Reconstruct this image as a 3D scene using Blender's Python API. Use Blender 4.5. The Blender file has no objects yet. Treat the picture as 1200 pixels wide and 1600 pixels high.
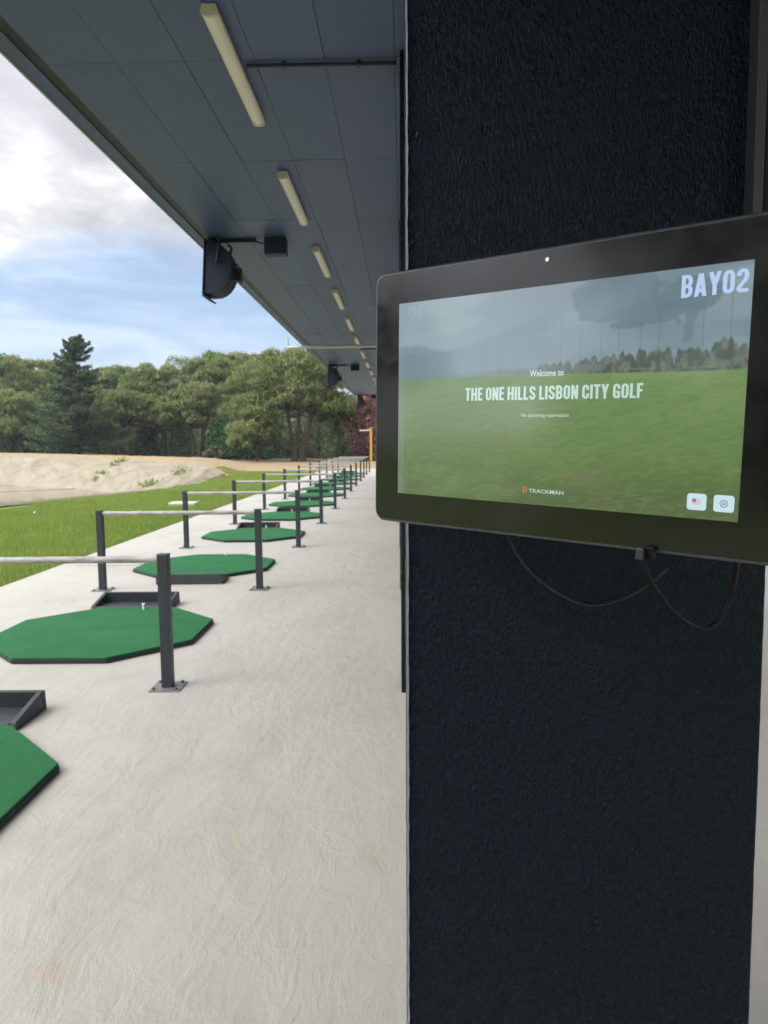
import bpy, bmesh, math, random
import numpy as np
from mathutils import Matrix, Vector
R = math.radians
rng = np.random.default_rng(7)
random.seed(7)
S = bpy.context.scene
COL = S.collection

# ------------------------------------------------------------------ camera
CAMH = 1.5
F = 1150.0
M = np.array([[0.9998117451853464, -0.008725224915880334, -0.017330454108278933],
              [0.016448459526389403, -0.09263079838545613, 0.9955646555446219],
              [-0.010291859338360142, -0.9956622949778907, -0.09246984368278735]])   # columns: camera right, down, forward
cam = bpy.data.cameras.new('camera')
cam.sensor_fit = 'VERTICAL'
cam.sensor_height = 36.0
cam.lens = F / 1600 * 36
cam.clip_start = 0.05
cam.clip_end = 3000
cam.dof.use_dof = True
cam.dof.focus_distance = 1.2
cam.dof.aperture_fstop = 11.0
camo = bpy.data.objects.new('camera', cam)
COL.objects.link(camo)
camo.matrix_world = Matrix(((M[0, 0], -M[0, 1], -M[0, 2], 0), (M[1, 0], -M[1, 1], -M[1, 2], 0),
                            (M[2, 0], -M[2, 1], -M[2, 2], CAMH), (0, 0, 0, 1)))
S.camera = camo

# ------------------------------------------------------------------ sky, sun, exposure
SUN_EL, SUN_AZ = R(43), R(244)      # azimuth clockwise from +Y: high on the left, a little behind the camera, veiled by cloud
w = bpy.data.worlds.new('World')
S.world = w
w.use_nodes = True
SKY_STRENGTH = 0.1


def N(nt, typ, **kw):
    n = nt.nodes.new(typ)
    for k, v in kw.items():
        if k == 'in_':
            for kk, vv in v.items():
                if isinstance(vv, bpy.types.NodeSocket):
                    nt.links.new(vv, n.inputs[kk])
                else:
                    n.inputs[kk].default_value = vv
        else:
            setattr(n, k, v)
    return n


def math_(nt, op, a, b=None, c=None, clamp=False):
    n = nt.nodes.new('ShaderNodeMath')
    n.operation = op
    n.use_clamp = clamp
    for i, v in enumerate((a, b, c)):
        if v is None:
            continue
        if isinstance(v, bpy.types.NodeSocket):
            nt.links.new(v, n.inputs[i])
        else:
            n.inputs[i].default_value = v
    return n.outputs[0]


def ramp(nt, fac, stops, interp='LINEAR'):
    n = nt.nodes.new('ShaderNodeValToRGB')
    n.color_ramp.interpolation = interp
    e = n.color_ramp.elements
    while len(e) < len(stops):
        e.new(0.5)
    for el, (p, c) in zip(e, stops):
        el.position = p
        el.color = (c[0], c[1], c[2], 1) if not isinstance(c, (int, float)) else (c, c, c, 1)
    nt.links.new(fac, n.inputs[0])
    return n.outputs[0]


def mapr(nt, v, a, b, c, d, smooth=True):
    n = nt.nodes.new('ShaderNodeMapRange')
    n.interpolation_type = 'SMOOTHSTEP' if smooth else 'LINEAR'
    nt.links.new(v, n.inputs[0])
    for i, x in enumerate((a, b, c, d)):
        n.inputs[i + 1].default_value = x
    return n.outputs[0]


def mix(nt, fac, a, b, blend='MIX'):
    n = nt.nodes.new('ShaderNodeMix')
    n.data_type = 'RGBA'
    n.blend_type = blend
    for s, v in ((n.inputs[0], fac), (n.inputs[6], a), (n.inputs[7], b)):
        if isinstance(v, bpy.types.NodeSocket):
            nt.links.new(v, s)
        elif isinstance(v, (int, float)):
            s.default_value = v
        else:
            s.default_value = (v[0], v[1], v[2], 1)
    return n.outputs[2]


def noise(nt, vec, scale, detail=4, rough=0.55, dist=0.0):
    n = nt.nodes.new('ShaderNodeTexNoise')
    if vec is not None:
        nt.links.new(vec, n.inputs['Vector'])
    n.inputs['Scale'].default_value = scale
    n.inputs['Detail'].default_value = detail
    n.inputs['Roughness'].default_value = rough
    n.inputs['Distortion'].default_value = dist
    return n.outputs['Fac']


def mapping(nt, vec, scale=(1, 1, 1), rot=(0, 0, 0), loc=(0, 0, 0)):
    n = nt.nodes.new('ShaderNodeMapping')
    nt.links.new(vec, n.inputs[0])
    n.inputs['Scale'].default_value = scale
    n.inputs['Rotation'].default_value = rot
    n.inputs['Location'].default_value = loc
    return n.outputs[0]


def build_world():
    nt = w.node_tree
    nt.nodes.clear()
    sky = N(nt, 'ShaderNodeTexSky', sky_type='NISHITA', sun_disc=False, sun_elevation=SUN_EL, sun_rotation=SUN_AZ)
    sky.air_density = 1.0
    sky.dust_density = 1.6
    sky.ozone_density = 1.5
    tc = N(nt, 'ShaderNodeTexCoord')
    d = tc.outputs['Generated']
    sep = N(nt, 'ShaderNodeSeparateXYZ', in_={0: d})
    z = math_(nt, 'MAXIMUM', sep.outputs[2], 0.0)
    zz = math_(nt, 'ADD', z, 0.16)
    px = math_(nt, 'DIVIDE', sep.outputs[0], zz)
    py = math_(nt, 'DIVIDE', sep.outputs[1], zz)
    p = N(nt, 'ShaderNodeCombineXYZ', in_={0: px, 1: py}).outputs[0]
    # thick cloud deck: covers the upper sky, ragged lower edge
    p2 = mapping(nt, d, scale=(1, 1, 2.0))
    n1 = noise(nt, mapping(nt, p2, loc=(3.1, 1.7, 0)), 3.2, 7, 0.55, 0.2)
    nedge = math_(nt, 'MULTIPLY', math_(nt, 'SUBTRACT', n1, 0.5), 0.17)
    # the cloud sheet reaches lower on the side of the veiled sun
    sh = N(nt, 'ShaderNodeVectorMath', operation='DOT_PRODUCT', in_={0: d, 1: (math.sin(SUN_AZ), math.cos(SUN_AZ), 0)}).outputs['Value']
    low = math_(nt, 'MULTIPLY', math_(nt, 'MAXIMUM', sh, 0.0), 0.30)
    cover = mapr(nt, math_(nt, 'ADD', math_(nt, 'ADD', z, nedge), low), 0.205, 0.262, 0, 1)
    # light and dark folds of the cloud
    n2 = noise(nt, mapping(nt, p2, loc=(7.7, 2.3, 0)), 2.6, 6, 0.5, 0.2)
    n3 = noise(nt, mapping(nt, p2, loc=(1.2, 9.3, 0)), 8.0, 6, 0.6, 0.3)
    fold = math_(nt, 'ADD', math_(nt, 'MULTIPLY', n2, 0.65), math_(nt, 'MULTIPLY', n3, 0.35))
    ccol = ramp(nt, fold, [(0.36, (0.40, 0.402, 0.432)), (0.46, (0.465, 0.468, 0.505)), (0.53, (0.63, 0.633, 0.66)), (0.61, (0.98, 0.98, 0.99))])
    # cloudy skies brighten towards the zenith
    zen = math_(nt, 'ADD', 0.80, math_(nt, 'MULTIPLY', math_(nt, 'POWER', z, 1.4), 1.7))
    sd = N(nt, 'ShaderNodeVectorMath', operation='DOT_PRODUCT', in_={0: d, 1: (math.sin(SUN_AZ) * math.cos(SUN_EL), math.cos(SUN_AZ) * math.cos(SUN_EL), math.sin(SUN_EL))}).outputs['Value']
    # cloud glows towards the veiled sun
    aur = math_(nt, 'MULTIPLY', math_(nt, 'POWER', math_(nt, 'MAXIMUM', sd, 0.0), 3.0), 5.6)
    zen = math_(nt, 'ADD', zen, aur)
    k = math_(nt, 'MULTIPLY', zen, 1.0 / SKY_STRENGTH)
    ccol = mix(nt, 1.0, ccol, N(nt, 'ShaderNodeCombineXYZ', in_={0: k, 1: k, 2: k}).outputs[0], 'MULTIPLY')
    # wispy streaks in the blue band
    n4 = noise(nt, mapping(nt, d, scale=(1.6, 1.6, 11.0), rot=(0.06, 0.10, 0)), 1.7, 6, 0.58, 0.6)
    wisp = mapr(nt, n4, 0.34, 0.64, 0.25, 0.90)
    hz = mapr(nt, z, 0.03, 0.17, 0.75, 0.0)
    wisp = math_(nt, 'MAXIMUM', wisp, hz)
    aw = math_(nt, 'ADD', 1.0, math_(nt, 'MULTIPLY', aur, 0.7))
    wcol = mix(nt, 1.0, (0.63 / SKY_STRENGTH, 0.74 / SKY_STRENGTH, 0.93 / SKY_STRENGTH), N(nt, 'ShaderNodeCombineXYZ', in_={0: aw, 1: aw, 2: aw}).outputs[0], 'MULTIPLY')
    blue = mix(nt, 1.0, sky.outputs[0], (1.2, 1.27, 1.38), 'MULTIPLY')
    base = mix(nt, wisp, blue, wcol)
    c = mix(nt, cover, base, ccol)
    bg = N(nt, 'ShaderNodeBackground', in_={'Color': c, 'Strength': SKY_STRENGTH})
    out = N(nt, 'ShaderNodeOutputWorld')
    nt.links.new(bg.outputs[0], out.inputs[0])


build_world()
sl = bpy.data.lights.new('sun', 'SUN')
sl.energy = 1.15
sl.angle = R(32)
sl.color = (1.0, 0.96, 0.88)
so = bpy.data.objects.new('sun', sl)
COL.objects.link(so)
sdir = Vector((math.sin(SUN_AZ) * math.cos(SUN_EL), math.cos(SUN_AZ) * math.cos(SUN_EL), math.sin(SUN_EL)))
so.rotation_euler = sdir.to_track_quat('Z', 'Y').to_euler()
so.location = (10, -10, 30)
S.view_settings.view_transform = 'Standard'
S.view_settings.look = 'None'
S.view_settings.exposure = 0.33
S.view_settings.gamma = 1.0
S.view_settings.use_curve_mapping = False
S.render.engine = 'CYCLES'
S.cycles.max_bounces = 8
S.cycles.diffuse_bounces = 5


# ------------------------------------------------------------------ helpers
def at(px, py, Y):
    d = M @ np.array([(px - 600) / F, (py - 800) / F, 1.0])
    t = Y / d[1]
    return np.array([d[0] * t, Y, CAMH + d[2] * t])


def onz(px, py, z):
    d = M @ np.array([(px - 600) / F, (py - 800) / F, 1.0])
    t = (z - CAMH) / d[2]
    return np.array([d[0] * t, d[1] * t, z])


class MB:
    def __init__(s):
        s.v, s.f = [], []

    def add(s, vs, fs):
        o = len(s.v)
        s.v += [tuple(float(c) for c in v) for v in vs]
        s.f += [tuple(i + o for i in f) for f in fs]
        return s

    def box(s, x0, x1, y0, y1, z0, z1):
        return s.add([(x0, y0, z0), (x1, y0, z0), (x1, y1, z0), (x0, y1, z0), (x0, y0, z1), (x1, y0, z1), (x1, y1, z1), (x0, y1, z1)],
                     [(0, 3, 2, 1), (4, 5, 6, 7), (0, 1, 5, 4), (1, 2, 6, 5), (2, 3, 7, 6), (3, 0, 4, 7)])

    def prism(s, prof, a, b, axis='Z'):
        """profile of (p, q) pairs (counter-clockwise) swept from a to b along axis"""
        n = len(prof)

        def P(p, q, h):
            return {'Z': (p, q, h), 'Y': (p, h, q), 'X': (h, p, q)}[axis]
        vs = [P(p, q, a) for p, q in prof] + [P(p, q, b) for p, q in prof]
        fs = [tuple(range(n - 1, -1, -1)), tuple(range(n, 2 * n))] + [(i, (i + 1) % n, n + (i + 1) % n, n + i) for i in range(n)]
        return s.add(vs, fs)

    def tube(s, pts, rad, n=10, cap=True):
        pts = [np.array(p, float) for p in pts]
        k = len(pts)
        rads = [rad] * k if isinstance(rad, (int, float)) else list(rad)
        rings, prev = [], None
        for i in range(k):
            t = pts[min(i + 1, k - 1)] - pts[max(i - 1, 0)]
            t = t / (np.linalg.norm(t) + 1e-9)
            if prev is None:
                u = np.cross(t, (0, 0, 1.0))
                if np.linalg.norm(u) < 1e-3:
                    u = np.cross(t, (1.0, 0, 0))
            else:
                u = prev - t * (prev @ t)
            u = u / np.linalg.norm(u)
            prev = u
            v = np.cross(t, u)
            rings.append([pts[i] + rads[i] * (math.cos(a) * u + math.sin(a) * v) for a in np.linspace(0, 2 * math.pi, n, endpoint=False)])
        vs = [p for r in rings for p in r]
        fs = []
        for i in range(k - 1):
            for j in range(n):
                fs.append((i * n + j, i * n + (j + 1) % n, (i + 1) * n + (j + 1) % n, (i + 1) * n + j))
        if cap:
            fs.append(tuple(range(n - 1, -1, -1)))
            fs.append(tuple(range((k - 1) * n, k * n)))
        return s.add(vs, fs)

    def cyl(s, a, b, r, n=16):
        return s.tube([a, b], r, n)

    def build(s, name, mat, parent=None, smooth=False, bevel=0, seg=2, recalc=True):
        me = bpy.data.meshes.new(name)
        me.from_pydata(s.v, [], s.f)
        if recalc:
            bm = bmesh.new()
            bm.from_mesh(me)
            bmesh.ops.recalc_face_normals(bm, faces=bm.faces)
            bm.to_mesh(me)
            bm.free()
        if smooth:
            me.shade_smooth()
            me.set_sharp_from_angle(angle=R(40))
        me.materials.append(mat)
        o = bpy.data.objects.new(name, me)
        COL.objects.link(o)
        o.parent = parent
        if bevel:
            b = o.modifiers.new('bevel', 'BEVEL')
            b.width = bevel
            b.segments = seg
            b.limit_method = 'ANGLE'
        return o


def tag(o, label=None, cat=None, group=None, kind=None):
    if label:
        o['label'] = label
    if cat:
        o['category'] = cat
    if group:
        o['group'] = group
    if kind:
        o['kind'] = kind
    return o


def empty(name, loc=(0, 0, 0), rz=0.0):
    o = bpy.data.objects.new(name, None)
    COL.objects.link(o)
    o.location = loc
    o.rotation_euler = (0, 0, rz)
    o.empty_display_size = 0.1
    return o


def copy_tree(o, parent=None):
    c = o.copy()
    COL.objects.link(c)
    if parent is not None:
        c.parent = parent
    for ch in [x for x in bpy.data.objects if x.parent is o]:
        copy_tree(ch, c)
    return c


def fastmesh(name, verts, faces, mat, parent=None):
    """verts (n,3), faces (m,k) arrays"""
    me = bpy.data.meshes.new(name)
    me.vertices.add(len(verts))
    me.vertices.foreach_set('co', np.asarray(verts, np.float32).ravel())
    m, k = faces.shape
    me.loops.add(m * k)
    me.loops.foreach_set('vertex_index', faces.astype(np.int32).ravel())
    me.polygons.add(m)
    me.polygons.foreach_set('loop_start', np.arange(0, m * k, k, dtype=np.int32))
    me.update(calc_edges=True)
    me.validate()
    me.materials.append(mat)
    o = bpy.data.objects.new(name, me)
    COL.objects.link(o)
    o.parent = parent
    return o


def mat(name, col=(0.5, 0.5, 0.5), rough=0.6, metal=0.0, spec=0.5):
    m = bpy.data.materials.new(name)
    m.use_nodes = True
    nt = m.node_tree
    b = nt.nodes['Principled BSDF']
    b.inputs['Base Color'].default_value = (*col, 1)
    b.inputs['Roughness'].default_value = rough
    b.inputs['Metallic'].default_value = metal
    b.inputs['Specular IOR Level'].default_value = spec
    return m, nt, b


def objco(nt):
    return N(nt, 'ShaderNodeTexCoord').outputs['Object']


def worldco(nt):
    return N(nt, 'ShaderNodeNewGeometry').outputs['Position']


def bump(nt, b, h, strength=0.5, dist=0.01):
    n = N(nt, 'ShaderNodeBump', in_={'Height': h, 'Strength': strength, 'Distance': dist})
    nt.links.new(n.outputs[0], b.inputs['Normal'])
    return n


def simple(name, col, rough=0.5, metal=0.0, var=0.15, scale=20, bmp=0.0, spec=0.5):
    """paint / plastic / metal with soft mottling and wear"""
    m, nt, b = mat(name, col, rough, metal, spec)
    co = objco(nt)
    n = noise(nt, co, scale, 5, 0.6)
    c = mix(nt, n, [x * (1 - var) for x in col], [min(1, x * (1 + var)) for x in col])
    nt.links.new(c, b.inputs['Base Color'])
    nt.links.new(mapr(nt, n, 0.3, 0.7, rough * 0.85, min(1, rough * 1.15)), b.inputs['Roughness'])
    if bmp:
        bump(nt, b, noise(nt, co, scale * 6, 3), bmp, 0.002)
    return m


# ------------------------------------------------------------------ materials
def m_concrete():
    m, nt, b = mat('concrete_paint', (0.62, 0.61, 0.58), 0.55)
    co = worldco(nt)
    big = noise(nt, mapping(nt, co, scale=(0.8, 0.45, 1)), 1.3, 5, 0.6, 0.6)
    mid = noise(nt, co, 5.0, 6, 0.65, 0.8)
    fine = noise(nt, co, 60, 4, 0.6)
    c = ramp(nt, big, [(0.30, (0.312, 0.295, 0.242)), (0.5, (0.360, 0.346, 0.294)), (0.72, (0.388, 0.377, 0.330))])
    c = mix(nt, mapr(nt, mid, 0.35, 0.70, 0.0, 0.35), c, (0.395, 0.38, 0.350))
    # ochre stains
    st = mapr(nt, noise(nt, mapping(nt, co, scale=(1, 0.8, 1), loc=(3.3, 1.1, 0)), 2.1, 5, 0.65, 0.8), 0.60, 0.74, 0.0, 0.55)
    c = mix(nt, st, c, (0.36, 0.30, 0.215))
    st2 = mapr(nt, noise(nt, mapping(nt, co, loc=(9.3, 5.1, 0)), 6.0, 6, 0.7, 1.0), 0.63, 0.75, 0.0, 0.35)
    c = mix(nt, st2, c, (0.27, 0.25, 0.21))
    # pits
    vo = N(nt, 'ShaderNodeTexVoronoi', in_={'Vector': co, 'Scale': 7.0})
    pit = mapr(nt, vo.outputs['Distance'], 0.016, 0.034, 1, 0)
    pitm = math_(nt, 'MULTIPLY', pit, mapr(nt, noise(nt, co, 2.3, 2), 0.45, 0.6, 0, 1))
    c = mix(nt, math_(nt, 'MULTIPLY', pitm, 0.6), c, (0.20, 0.19, 0.17))
    nt.links.new(c, b.inputs['Base Color'])
    # trowel marks: two sets of curved strokes, plus roller stipple
    wob = noise(nt, co, 0.9, 3, 0.5)
    wv = N(nt, 'ShaderNodeCombineXYZ', in_={0: wob, 1: math_(nt, 'MULTIPLY', wob, -0.7)}).outputs[0]
    wv = N(nt, 'ShaderNodeVectorMath', operation='SCALE', in_={0: wv, 'Scale': 0.35}).outputs[0]
    va = N(nt, 'ShaderNodeVectorMath', operation='ADD', in_={0: co, 1: wv}).outputs[0]
    t1 = noise(nt, mapping(nt, va, rot=(0, 0, R(35)), scale=(52, 13, 1)), 1.0, 6, 0.7, 0.5)
    t2 = noise(nt, mapping(nt, va, rot=(0, 0, R(-58)), scale=(60, 16, 1)), 1.0, 6, 0.7, 0.5)
    sel = mapr(nt, noise(nt, co, 1.1, 3), 0.42, 0.58, 0, 1)
    t = mix(nt, sel, t1, t2)
    # sharp single strokes
    k1 = noise(nt, mapping(nt, va, rot=(0, 0, R(30)), scale=(9, 0.9, 1)), 1.0, 3, 0.5, 0.8)
    k1 = mapr(nt, math_(nt, 'ABSOLUTE', math_(nt, 'SUBTRACT', k1, 0.5)), 0.0, 0.008, 1, 0)
    k1 = math_(nt, 'MULTIPLY', k1, mapr(nt, noise(nt, co, 2.7, 3), 0.5, 0.66, 0, 1))
    area = mapr(nt, noise(nt, mapping(nt, co, loc=(5, 2, 0)), 1.7, 4, 0.6, 0.4), 0.40, 0.66, 0.10, 1.0)
    h = math_(nt, 'ADD', math_(nt, 'MULTIPLY', math_(nt, 'MULTIPLY', t, area), 0.38), math_(nt, 'MULTIPLY', fine, 0.16))
    h = math_(nt, 'ADD', h, math_(nt, 'MULTIPLY', mid, 1.1))
    h = math_(nt, 'ADD', h, math_(nt, 'MULTIPLY', noise(nt, mapping(nt, va, rot=(0, 0, R(20)), scale=(9, 3, 1)), 1.0, 5, 0.6, 0.6), 1.2))
    h = math_(nt, 'ADD', h, math_(nt, 'MULTIPLY', k1, 0.16))
    h = math_(nt, 'SUBTRACT', h, math_(nt, 'MULTIPLY', pitm, 0.8))
    bump(nt, b, h, 0.46, 0.014)
    nt.links.new(mapr(nt, big, 0.3, 0.7, 0.72, 0.55), b.inputs['Roughness'])
    return m


def m_plaster():
    m, nt, b = mat('black_rough_plaster', (0.018, 0.021, 0.027), 0.42, spec=0.24)
    b.inputs['Specular Tint'].default_value = (0.62, 0.84, 1.0, 1)
    co = objco(nt)
    warp = N(nt, 'ShaderNodeTexNoise', in_={'Vector': co, 'Scale': 25.0, 'Detail': 2.0})
    wv = N(nt, 'ShaderNodeVectorMath', operation='SCALE', in_={0: warp.outputs['Color'], 'Scale': 0.004}).outputs[0]
    va = N(nt, 'ShaderNodeVectorMath', operation='ADD', in_={0: co, 1: wv}).outputs[0]
    s1 = noise(nt, mapping(nt, va, scale=(1, 1, 0.45), rot=(0, R(10), 0)), 250, 3, 0.55, 0.0)
    s2 = noise(nt, mapping(nt, va, scale=(1, 1, 0.45), rot=(0, R(-14), 0)), 150, 2, 0.5, 0.0)
    h = math_(nt, 'ADD', mapr(nt, s1, 0.42, 0.66, 0, 0.8), math_(nt, 'MULTIPLY', s2, 0.7))
    bump(nt, b, h, 1.0, 0.0046)
    big = noise(nt, co, 3, 4, 0.6)
    c = mix(nt, big, (0.0030, 0.0050, 0.0100), (0.0052, 0.0080, 0.0145))
    fl = N(nt, 'ShaderNodeTexVoronoi', in_={'Vector': co, 'Scale': 9.0})
    sp = mapr(nt, fl.outputs['Distance'], 0.012, 0.03, 1, 0)
    sp = math_(nt, 'MULTIPLY', sp, mapr(nt, noise(nt, co, 2.2, 1), 0.5, 0.62, 0, 0.8))
    c = mix(nt, sp, c, (0.30, 0.30, 0.28))
    nt.links.new(c, b.inputs['Base Color'])
    nt.links.new(mapr(nt, noise(nt, co, 40, 3), 0.3, 0.7, 0.24, 0.36), b.inputs['Roughness'])
    return m


def m_ceiling():
    m, nt, b = mat('dark_ceiling_paint', (0.07, 0.075, 0.085), 0.48)
    co = worldco(nt)
    oi = N(nt, 'ShaderNodeObjectInfo').outputs['Random']
    n = noise(nt, co, 1.2, 5, 0.6)
    n2 = noise(nt, co, 14, 5, 0.65)
    f = math_(nt, 'ADD', math_(nt, 'MULTIPLY', n, 0.6), math_(nt, 'MULTIPLY', oi, 0.25))
    c = ramp(nt, f, [(0.25, (0.044, 0.069, 0.146)), (0.65, (0.060, 0.085, 0.156))])
    sp = mapr(nt, n2, 0.62, 0.74, 0, 0.40)
    c = mix(nt, sp, c, (0.13, 0.13, 0.13))
    vo = N(nt, 'ShaderNodeTexVoronoi', in_={'Vector': co, 'Scale': 3.0})
    dots = mapr(nt, vo.outputs['Distance'], 0.022, 0.05, 0.7, 0)
    c = mix(nt, dots, c, (0.03, 0.03, 0.032))
    nt.links.new(c, b.inputs['Base Color'])
    bump(nt, b, n2, 0.25, 0.004)
    return m


def m_turf():
    m, nt, b = mat('green_mat_turf', (0.02, 0.16, 0.05), 0.85, spec=0.2)
    co = objco(nt)
    n = noise(nt, co, 3.0, 5, 0.6)
    f = noise(nt, co, 160, 3, 0.7)
    c = ramp(nt, n, [(0.3, (0.014, 0.103, 0.034)), (0.7, (0.023, 0.138, 0.049))])
    c = mix(nt, mapr(nt, f, 0.35, 0.7, 0, 0.5), c, (0.012, 0.105, 0.032))
    oi = N(nt, 'ShaderNodeObjectInfo').outputs['Random']
    sh = N(nt, 'ShaderNodeCombineXYZ', in_={0: math_(nt, 'MULTIPLY', oi, 9.0), 1: math_(nt, 'MULTIPLY', oi, 23.0)}).outputs[0]
    cs = N(nt, 'ShaderNodeVectorMath', operation='ADD', in_={0: co, 1: sh}).outputs[0]
    wr = mapr(nt, noise(nt, mapping(nt, cs, scale=(0.6, 1.8, 1)), 2.6, 6, 0.72), 0.52, 0.74, 0, 0.38)
    c = mix(nt, wr, c, (0.055, 0.16, 0.078))
    sp = mapr(nt, noise(nt, cs, 30, 3, 0.6), 0.69, 0.76, 0, 0.3)
    c = mix(nt, sp, c, (0.12, 0.22, 0.12))
    nt.links.new(c, b.inputs['Base Color'])
    bump(nt, b, f, 0.9, 0.006)
    return m


def m_leaf(name, stops, trans=0.25, nscale=0.7):
    m, nt, b = mat(name, stops[1][1], 0.6, spec=0.25)
    g = N(nt, 'ShaderNodeNewGeometry')
    rnd = g.outputs['Random Per Island']
    n = noise(nt, objco(nt), nscale, 3, 0.6)
    f = math_(nt, 'ADD', math_(nt, 'MULTIPLY', rnd, 0.6), math_(nt, 'MULTIPLY', n, 0.55))
    c = ramp(nt, f, stops)
    nt.links.new(c, b.inputs['Base Color'])
    t = N(nt, 'ShaderNodeBsdfTranslucent', in_={'Color': c})
    mx = N(nt, 'ShaderNodeMixShader', in_={0: trans, 1: b.outputs[0], 2: t.outputs[0]})
    nt.links.new(mx.outputs[0], nt.nodes['Material Output'].inputs[0])
    return m


def m_bark(name, a, bcol):
    m, nt, b = mat(name, a, 0.9, spec=0.2)
    co = objco(nt)
    n = noise(nt, mapping(nt, co, scale=(6, 6, 1.2)), 2.0, 5, 0.7)
    nt.links.new(mix(nt, n, a, bcol), b.inputs['Base Color'])
    bump(nt, b, n, 0.8, 0.05)
    return m


def m_ground():
    m, nt, b = mat('lawn_and_earth', (0.08, 0.14, 0.03), 0.95, spec=0.15)
    co = worldco(nt)
    n = noise(nt, co, 0.5, 6, 0.65)
    n2 = noise(nt, co, 6.0, 6, 0.7)
    f = math_(nt, 'ADD', math_(nt, 'MULTIPLY', n, 0.5), math_(nt, 'MULTIPLY', n2, 0.5))
    g = ramp(nt, f, [(0.32, (0.122, 0.196, 0.036)), (0.5, (0.188, 0.258, 0.055)), (0.66, (0.280, 0.295, 0.100))])
    sep = N(nt, 'ShaderNodeSeparateXYZ', in_={0: co})
    # bare sandy track along the far bank, then leaf litter below the pines
    cy_ = math_(nt, 'ADD', sep.outputs[1], math_(nt, 'MULTIPLY', math_(nt, 'MINIMUM', math_(nt, 'ADD', sep.outputs[0], 9.0), 0.0), 0.26))
    edge = math_(nt, 'ADD', cy_, math_(nt, 'MULTIPLY', math_(nt, 'SUBTRACT', n, 0.5), 3.0))
    dry = mapr(nt, edge, 29.0, 36.0, 0.0, 0.45)
    g = mix(nt, dry, g, (0.30, 0.27, 0.10))
    e2 = edge
    tan = mapr(nt, e2, 35.6, 37.6, 0, 1)
    tc = ramp(nt, n2, [(0.35, (0.25, 0.185, 0.105)), (0.65, (0.35, 0.27, 0.165))])
    g = mix(nt, tan, g, tc)
    lit = mapr(nt, edge, 46.0, 49.0, 0, 1)
    lc = ramp(nt, n2, [(0.35, (0.06, 0.05, 0.03)), (0.65, (0.12, 0.10, 0.05))])
    g = mix(nt, lit, g, lc)
    nt.links.new(g, b.inputs['Base Color'])
    bump(nt, b, n2, 0.8, 0.06)
    return m


def m_liner():
    m, nt, b = mat('pond_liner_sand', (0.5, 0.43, 0.33), 0.9, spec=0.2)
    co = worldco(nt)
    n = noise(nt, mapping(nt, co, scale=(1, 0.5, 1)), 0.9, 6, 0.65, 0.5)
    c = ramp(nt, n, [(0.3, (0.212, 0.182, 0.124)), (0.5, (0.265, 0.234, 0.168)), (0.7, (0.305, 0.276, 0.207))])
    uv = N(nt, 'ShaderNodeUVMap').outputs[0]
    st = noise(nt, mapping(nt, uv, scale=(60, 2.2, 1), rot=(0, 0, R(6))), 1.0, 5, 0.6, 0.5)
    c = mix(nt, mapr(nt, st, 0.5, 0.68, 0, 0.5), c, (0.20, 0.165, 0.12))
    nt.links.new(c, b.inputs['Base Color'])
    fo = noise(nt, mapping(nt, uv, scale=(26, 2.5, 1), rot=(0, 0, R(20))), 1.0, 5, 0.6, 0.8)
    bump(nt, b, math_(nt, 'ADD', fo, math_(nt, 'MULTIPLY', n, 0.5)), 0.8, 0.22)
    return m


def m_water():
    m, nt, b = mat('pond_water', (0.24, 0.21, 0.14), 0.06, spec=0.5)
    co = worldco(nt)
    n = noise(nt, mapping(nt, co, scale=(1, 2.0, 1)), 2.2, 4, 0.6)
    c = mix(nt, noise(nt, co, 0.25, 3), (0.12, 0.105, 0.068), (0.16, 0.14, 0.092))
    nt.links.new(c, b.inputs['Base Color'])
    b.inputs['IOR'].default_value = 1.33
    bump(nt, b, n, 0.07, 0.02)
    return m


def m_rail():
    m, nt, b = mat('weathered_white_rail', (0.55, 0.53, 0.5), 0.5, spec=0.4)
    co = objco(nt)
    n = noise(nt, mapping(nt, co, scale=(3, 14, 14)), 2.0, 6, 0.7)
    c = ramp(nt, n, [(0.36, (0.22, 0.20, 0.175)), (0.5, (0.36, 0.345, 0.32)), (0.7, (0.45, 0.44, 0.415))])
    r = mapr(nt, noise(nt, mapping(nt, co, scale=(5, 10, 10), loc=(4, 0, 0)), 1.4, 6, 0.75), 0.56, 0.68, 0, 0.9)
    c = mix(nt, r, c, (0.20, 0.115, 0.07))
    nt.links.new(c, b.inputs['Base Color'])
    return m


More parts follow.
